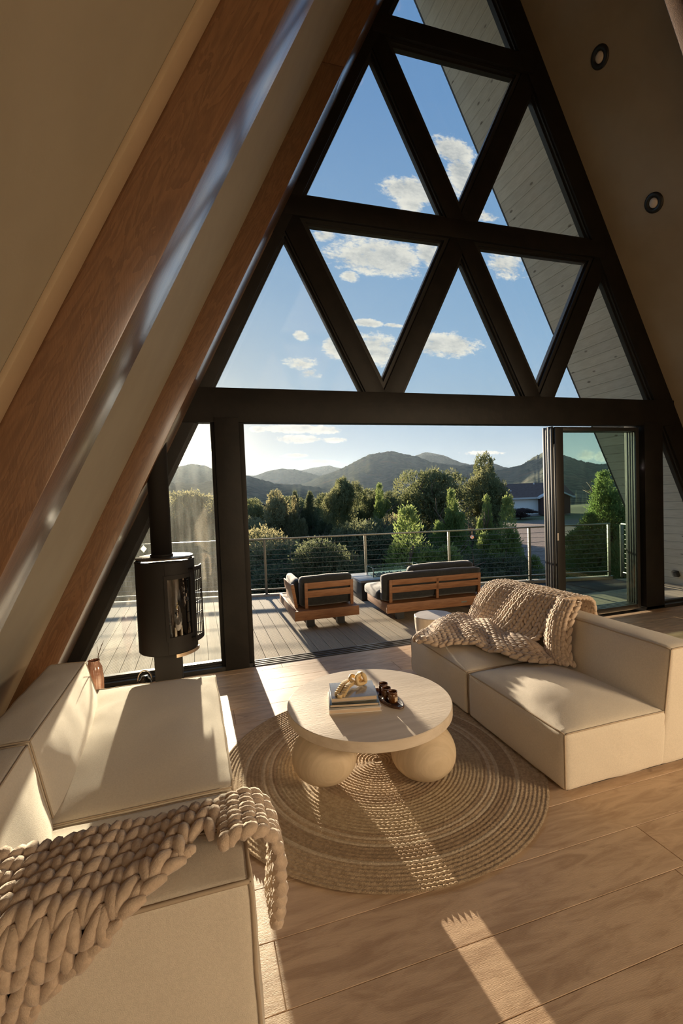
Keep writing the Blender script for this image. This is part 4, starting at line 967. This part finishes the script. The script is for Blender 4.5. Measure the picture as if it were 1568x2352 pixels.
ridge('mountain', [(-0.0956, 0.0569), (-0.0471, 0.0585), (-0.0302, 0.0669), (-0.0049, 0.0726), (0.0203, 0.0686), (0.0329, 0.0621), (0.0716, 0.0522), (0.1043, 0.0458), (0.1224, 0.0444), (0.1438, 0.0528), (0.1785, 0.0582), (0.2049, 0.0555), (0.222, 0.0513), (0.2576, 0.0409), (0.3067, 0.0207)], 3000, .6, 'hazy ridge at the left below the sun', 2, .0012)
ridge('mountain', [(0.4505, 0.056), (0.4899, 0.0727), (0.5218, 0.0805), (0.5687, 0.0713), (0.6224, 0.0521), (0.6783, 0.0473), (0.7045, 0.0507), (0.7357, 0.0408), (0.7883, 0.033)], 3300, .6, 'bluish peak just right of and behind the big central mountain', 3, .0010)
ridge('mountain', [(0.1324, 0.0048), (0.1796, 0.0196), (0.2256, 0.0244), (0.2715, 0.0413), (0.308, 0.052), (0.3466, 0.0682), (0.3806, 0.0816), (0.4353, 0.0859), (0.4646, 0.0783), (0.4955, 0.0734), (0.5369, 0.0581), (0.5949, 0.0505), (0.65, 0.0466), (0.678, 0.0403), (0.7646, 0.0251)], 1900, .45, 'big wooded mountain in the middle of the view', 4, .0020)
ridge('mountain', [(0.6486, 0.0093), (0.7013, 0.0307), (0.7356, 0.0382), (0.7887, 0.0433), (0.8261, 0.0581), (0.8572, 0.0662), (0.8749, 0.0672), (0.9131, 0.0598), (0.9689, 0.0454), (1.0338, 0.0367), (1.0634, 0.0374), (1.1317, 0.0401), (1.3378, 0.0403)], 1400, .4, 'wooded hill at the right behind the white house', 5, .0024)
ridge('mountain', [(-0.0558, 0.0374), (-0.0064, 0.0318), (0.1044, 0.0460), (0.1339, 0.0370), (0.1705, 0.0254), (0.2179, 0.0228), (0.2663, 0.0147), (0.3268, 0.0134), (0.389, 0.003), (0.4871, 0.0026), (0.6026, 0.0035), (0.7255, 0.0045), (0.9255, 0.0079)], 1000, .25, 'low dark foothill in front of the mountains', 6, .0028)
# haze in the valley air
hz = MB().box(-5500, 5500, 90, 5200, -40, 330).build('haze', None)
hz['kind'] = 'stuff'; tag(hz, 'sunlit haze hanging in the valley air before the mountains', 'haze', kind='stuff')
hm = bpy.data.materials.new('valley_haze'); hm.use_nodes = True; t = NT(hm.node_tree); vs_ = t.n('ShaderNodeVolumeScatter'); vs_.inputs['Density'].default_value = .000028; vs_.inputs['Color'].default_value = (.74, .88, 1, 1); vs_.inputs['Anisotropy'].default_value = .42
t.l(vs_.outputs[0], t.n('ShaderNodeOutputMaterial').inputs['Volume']); hz.data.materials.append(hm)
hm.cycles.homogeneous_volume = True if hasattr(hm, 'cycles') and hasattr(hm.cycles, 'homogeneous_volume') else False
# ------------------------------------------------------------------ trees
def leafmat(name, a, b, tr=.45):
    def ex(t, tc, v, c):
        return t.mix(t.mapr(t.noise(tc, 2.2, 3, .6), .35, .65), a, b)
    return mat(name, a, .75, .15, b, 3, trans=tr, extra=ex)
PINE = leafmat('pinyon_needles', (.17, .19, .085), (.25, .25, .12)); JUN = leafmat('juniper_scales', (.19, .26, .08), (.30, .35, .12)); OLIVE = leafmat('olive_foliage', (.28, .26, .13), (.38, .34, .18)); DARKF = leafmat('dark_foliage', (.12, .14, .075), (.18, .19, .10))
BARK = mat('grey_bark', (.17, .13, .10), .9, .1, (.10, .075, .055), 8, .5, 20)
def foliage(kind, seed, ncl, nleaf, size):
    """unit tree (height 1, crown half-width ~.5): arrays of small blades grouped in tufts on twigs"""
    r = np.random.default_rng(seed); cl = []
    if kind == 'pinyon':
        blobs = [(np.array([math.cos(a)*rr, math.sin(a)*rr, z]), s) for a, rr, z, s in [(r.random()*6.28, .10+.24*r.random(), .34+.5*r.random(), .13+.09*r.random()) for _ in range(15)]]+[(np.array([0.02, 0, .88]), .13), (np.array([0, 0, .7]), .2)]
        for _ in range(ncl):
            c, s = blobs[r.integers(len(blobs))]; d = r.normal(size=3); d /= np.linalg.norm(d); cl.append((c+d*s*(.55+.5*r.random()**.5)*np.array([1, 1, .8]), d))
    elif kind == 'juniper':
        sp = [(r.random()*6.28, .30*r.random()**.7, .55+.45*r.random()) for _ in range(16)]+[(0, 0, 1.0)]
        for _ in range(ncl):
            a, rr, top = sp[r.integers(len(sp))]; cx, cy = math.cos(a)*rr, math.sin(a)*rr; top = top*(1-rr*.9); z = top*(1-r.random()**1.25*.95)
            w = .19*((top-z)/top*1.0)**.75+.012; an = r.random()*6.28; q = w*(.7+.4*r.random()); d = np.array([math.cos(an)*.7, math.sin(an)*.7, .9]); d /= np.linalg.norm(d)
            cl.append((np.array([cx*(1-z*.3)+math.cos(an)*q, cy*(1-z*.3)+math.sin(an)*q, z]), d))
    else:   # spreading bush
        blobs = [(np.array([math.cos(a)*rr, math.sin(a)*rr, z]), s) for a, rr, z, s in [(r.random()*6.28, .36*r.random()**.6, .12+.62*r.random(), .14+.10*r.random()) for _ in range(18)]]
        for _ in range(ncl):
            c, s = blobs[r.integers(len(blobs))]; d = r.normal(size=3); d[2] = abs(d[2])*.9+.1; d /= np.linalg.norm(d); cl.append((c+d*s*(.6+.5*r.random()), d))
    P = np.repeat(np.array([c for c, d in cl]), nleaf, 0); Dn = np.repeat(np.array([d for c, d in cl]), nleaf, 0); N = len(P)
    up = np.array([0, 0, 1.0]) if kind == 'juniper' else np.array([0, 0, .45])
    dr = Dn*.8+up*.5+r.normal(size=(N, 3))*(.35 if kind == 'juniper' else .75); dr /= np.linalg.norm(dr, axis=1)[:, None]
    sd = np.cross(dr, r.normal(size=(N, 3))); sd /= np.linalg.norm(sd, axis=1)[:, None]
    st_ = P+r.normal(size=(N, 3))*size*.8; ln = size*(.8+1.2*r.random((N, 1))); wd = ln*(.16 if kind == 'juniper' else .22)
    a = st_; b = st_+dr*ln*.5+sd*wd; c = st_+dr*ln; d = st_+dr*ln*.5-sd*wd
    co = np.stack([a, b, c, d], 1).reshape(-1, 3)
    me = bpy.data.meshes.new('foliage'); me.vertices.add(N*4); me.vertices.foreach_set('co', co.astype(np.float32).ravel()); me.loops.add(N*4); me.loops.foreach_set('vertex_index', np.arange(N*4, dtype=np.int32))
    me.polygons.add(N); me.polygons.foreach_set('loop_start', np.arange(0, N*4, 4, dtype=np.int32)); me.update(calc_edges=True); return me
def trunk(kind, seed):
    r = random.Random(seed); mb = MB(); top = .8
    sp = [V((.03*math.sin(k*1.7+seed), .03*math.cos(k*1.3+seed), -.25+1.05*k/8*top/.8)) for k in range(9)]
    mb.tube(sp, [.030-.0028*k for k in range(9)], 7)
    for k in range(16 if kind != 'juniper' else 8):
        z = .12+.62*r.random(); a = r.random()*6.28; L = .18+.24*r.random(); b = V((0, 0, z)); e = V((math.cos(a)*L, math.sin(a)*L, z+.12+.1*r.random())); mdl = b.lerp(e, .5)+V((r.uniform(-.03, .03), r.uniform(-.03, .03), -.03+r.uniform(0, .04)))
        mb.tube([b, mdl, e], [.011, .007, .0025], 5)
        for q in range(3):
            s0 = b.lerp(e, .45+.2*q); mb.tube([s0, s0+V((r.uniform(-.1, .1), r.uniform(-.1, .1), r.uniform(.02, .12)))], [.004, .0015], 4)
    return mb.mesh('trunk')
PROTO = {}
def proto(kind, seed):
    k = (kind, seed)
    if k not in PROTO:
        ncl, nl, sz = {'pinyon': (3900, 10, .0165), 'juniper': (7600, 9, .0150), 'bush': (4800, 10, .0155)}[kind]
        PROTO[k] = (foliage(kind, seed, ncl, nl, sz), trunk(kind, seed))
    return PROTO[k]
NTREE = [0]
def tree(kind, seed, m, pos, top, width, lab, rz=0, bare=False, group=None):
    """pos=(x,y) ground position, top = z of the tip, width = crown width in metres"""
    fm, tm = proto(kind, seed); z0 = gz(*pos)-.05; h = top-z0
    r = empty({'pinyon': 'pinyon_pine', 'juniper': 'juniper_tree', 'bush': 'leafy_bush'}[kind], (pos[0], pos[1], z0), rz); tag(r, lab, 'tree' if kind != 'bush' else 'bush', group)
    f = new_obj('foliage', fm, None, r); 
    if not fm.materials: fm.materials.append(m)
    f.material_slots[0].link = 'OBJECT'; f.material_slots[0].material = m
    k = new_obj('trunk', tm, None, r)
    if not tm.materials: tm.materials.append(BARK)
    width *= {'pinyon': 1.45, 'juniper': 1.55, 'bush': 1.25}[kind]
    for o in (f, k): o.scale = (width, width, h)
    if kind == 'pinyon' and h > width*1.6:
        # lift the crown so it sits on a taller trunk: crown height follows its width
        ch = min(h, width*1.9); f.scale = (width, width, ch); f.location = (0, 0, h-ch)
    NTREE[0] += 1; return r
T = [('pinyon', 11, OLIVE, (2.9, 19.2), 2.00, 1.9, 'pale olive pine at the left edge of the opening, sunlit crown', .3),
 ('juniper', 12, OLIVE, (3.7, 18.1), 1.55, 1.5, 'thin pointed tree just right of the pale olive pine', 1.),
 ('juniper', 13, DARKF, (5.1, 20.6), 1.75, 2.3, 'dark green conical tree between the olive pine and the tall dark pine', 2.),
 ('pinyon', 14, PINE, (6.8, 20.1), 2.60, 1.75, 'tall dark pine with two rounded tops, left of centre', .0),
 ('pinyon', 11, PINE, (9.6, 23.4), 1.95, 2.4, 'rounded pine just right of the tall dark pine', 2.),
 ('juniper', 15, JUN, (9.0, 20.0), 2.05, 2.3, 'pointed green juniper in the middle distance, centre of the view', .7),
 ('pinyon', 16, PINE, (11.6, 18.6), 2.85, 3.3, 'broad round pine with an open dense crown, right of centre', 1.2),
 ('pinyon', 17, PINE, (14.9, 18.7), 3.70, 2.7, 'tallest open pine with a bare grey trunk beside the white house', .4),
 ('juniper', 18, JUN, (5.15, 8.2), 1.10, 3.9, 'bright green juniper right behind the railing above the fire table', .5),
 ('juniper', 12, JUN, (9.4, 12.9), 1.55, 2.3, 'dense green juniper under the broad round pine', 2.2),
 ('juniper', 15, JUN, (9.2, 10.1), 1.30, 1.7, 'slim green juniper in front of the tallest pine, behind the crystal', 4.),
 ('juniper', 18, JUN, (9.35, 9.1), 1.25, 2.4, 'leaning green juniper left of the gravel yard', 3.3),
 ('juniper', 15, JUN, (17.6, 12.9), 2.15, 4.4, 'large green juniper seen through the stacked sliding doors', 1.1),
 ('pinyon', 16, OLIVE, (-1.1, 16.3), 2.05, 3.0, 'sunlit tree behind the stove in the narrow dusty pane', 2.7),
 ('bush', 21, DARKF, (1.7, 8.3), .60, 3.4, 'dark shrubby oak low behind the railing, left part', .2),
 ('bush', 22, OLIVE, (1.0, 11.0), .95, 3.0, 'olive shrub behind the dark shrubby oak at the left', 1.9),
 ('bush', 23, DARKF, (4.6, 11.6), 1.0, 3.2, 'dark round shrub behind the railing, centre left', .9),
 ('bush', 21, DARKF, (3.1, 9.8), .70, 3.0, 'dark shrub filling the railing between the two seats', 2.9),
 ('bush', 22, DARKF, (6.3, 13.5), .9, 3.2, 'dark undergrowth shrub below the tall dark pine', 4.0),
 ('bush', 23, OLIVE, (7.6, 15.4), .95, 2.2, 'brownish shrub left of the bright green juniper', 3.1),
 ('bush', 21, DARKF, (11.0, 15.0), .6, 3.4, 'dark shrub at the foot of the broad round pine', 1.3),
 ('bush', 22, OLIVE, (.4, 14.5), 1.35, 2.8, 'sunlit olive shrub at the far left of the opening', 2.3),
 ('bush', 23, DARKF, (-1.6, 10.0), .8, 3.4, 'dark shrub behind the railing in the narrow dusty pane', .7),
 ('bush', 21, DARKF, (-4.3, 11.0), .9, 3.8, 'dark shrub beyond the railing at the far left', 5.0),
 ('pinyon', 17, PINE, (-4.6, 17.0), 1.9, 3.2, 'pine beyond the railing at the far left', 1.0),
 ('bush', 22, DARKF, (6.9, 9.3), .0, 3.0, 'dark low shrub right of the bright green juniper', 5.2),
 ('bush', 23, DARKF, (8.9, 8.0), -.3, 2.4, 'dark twiggy shrub low behind the railing near the gravel yard', 4.4)]
FAR = {0: 1.35, 1: 1.4, 2: 1.3, 13: 1.6, 21: 1.7, 14: 1.3, 15: 1.3, 22: 1.3, 16: 1.12}
for i_, a in enumerate(T):
    f_ = FAR.get(i_, 1.0); p_ = (CX+(a[3][0]-CX)*f_, CY+(a[3][1]-CY)*f_)
    tree(a[0], a[1], a[2], p_, CZ+(a[4]-CZ)*f_, a[5]*f_, a[6], a[7])
rf_ = random.Random(31)
ORD = 'first second third fourth fifth sixth seventh eighth ninth tenth eleventh twelfth thirteenth fourteenth fifteenth sixteenth seventeenth eighteenth nineteenth twentieth twenty-first twenty-second twenty-third twenty-fourth twenty-fifth twenty-sixth'.split()
for k in range(26):
    y = 26+26*rf_.random(); x = (-.25+.80*(k+.5)/26)*(y+5)+CX+rf_.uniform(-1, 1); kd = ('pinyon', 11, PINE) if k % 3 else ('juniper', 13, DARKF)
    tree(*kd, (x, y), CZ+(-.012+.018*rf_.random())*(y+5), 2.6+1.2*rf_.random(), '%s evergreen of the far thicket, %s from its left end' % ('rounded dark green' if k % 3 else 'pointed very dark', ORD[k]), rf_.random()*6, group='evergreens in the far thicket')
# shrub by the house
tree('bush', 22, mat('purple_shrub', (.07, .055, .05), .8, .1, (.12, .07, .06), 6, trans=.3), (42.9, 51.2), -1.2, 3.6, 'purplish shrub in front of the white house', 1.)
# ------------------------------------------------------------------ the neighbour's house
hs = empty('house', (46.9, 57, gz(46, 56)), -.32); tag(hs, 'white sided single storey house with a dark shingle roof', 'house')
WS = mat('white_siding', (.85, .82, .78), .7); RFM = mat('dark_shingles', (.17, .11, .09), 1.0, 0, (.20, .135, .11), 3); BRN = mat('brown_gable', (.065, .035, .03), .8); WTR = mat('white_trim', (.62, .58, .55), .6); WGL = mat('house_window_glass', (.20, .23, .25), .1, .8); FND = mat('grey_foundation', (.30, .28, .26), .9)
MB().box(-9, 8, 0, 8, .3, 3.05).build('wall', WS, hs)
MB().box(-9, 8, .02, 8, -.6, .3).build('foundation', FND, hs)
for k in range(20): MB().box8([(-9.0, -.030, .32+.135*k), (8.0, -.030, .32+.135*k), (8.0, 0, .32+.135*k), (-9.0, 0, .32+.135*k), (-9.0, -.004, .45+.135*k), (8.0, -.004, .45+.135*k), (8.0, 0, .45+.135*k), (-9.0, 0, .45+.135*k)]).build('siding_board', WS, hs)
MB().prism([(-.55, 2.85), (4.0, 4.95), (8.55, 2.85), (8.55, 3.05), (4.0, 5.2), (-.55, 3.05)], 'x', -9.6, 8.6).build('roof', RFM, hs)
MB().box(-9.6, 8.6, -.60, -.52, 2.72, 3.0).build('fascia', WTR, hs)
# projecting gable bay
MB().prism([(3.1, .3), (7.5, .3), (7.5, 2.9), (5.3, 3.95), (3.1, 2.9)], 'y', -1.2, 0).build('gable_bay', BRN, hs)
for sgn, x0, x1 in ((1, 2.7, 5.3), (-1, 7.9, 5.3)):
    MB().prism([(x0, 2.72), (x1, 4.0), (x1, 4.2), (x0, 2.95)], 'y', -1.6, -.2).build('bargeboard', WTR, hs)
def hwin(x, y, w=1.5, z0=1.0, z1=2.5):
    f = MB().box(x-w/2-.12, x+w/2+.12, y-.05, y, z0-.12, z1+.12).build('window', WTR, hs)
    MB().box(x-w/2, x+w/2, y-.06, y-.05, z0, (z0+z1)/2-.03).build('pane', WGL, f); MB().box(x-w/2, x+w/2, y-.06, y-.05, (z0+z1)/2+.03, z1).build('pane', WGL, f)
hwin(-3.6, -.03); hwin(4.4, -1.2, 1.5); hwin(-7.2, -.03, 1.0)
for x, y, h in ((-2.1, 2.0, .5), (3.9, 3.6, .9), (-.6, 1.4, .3)): MB().cyl((x, y, 3.6+y*.2), .09, h, 10).build('roof_vent', WTR, hs)
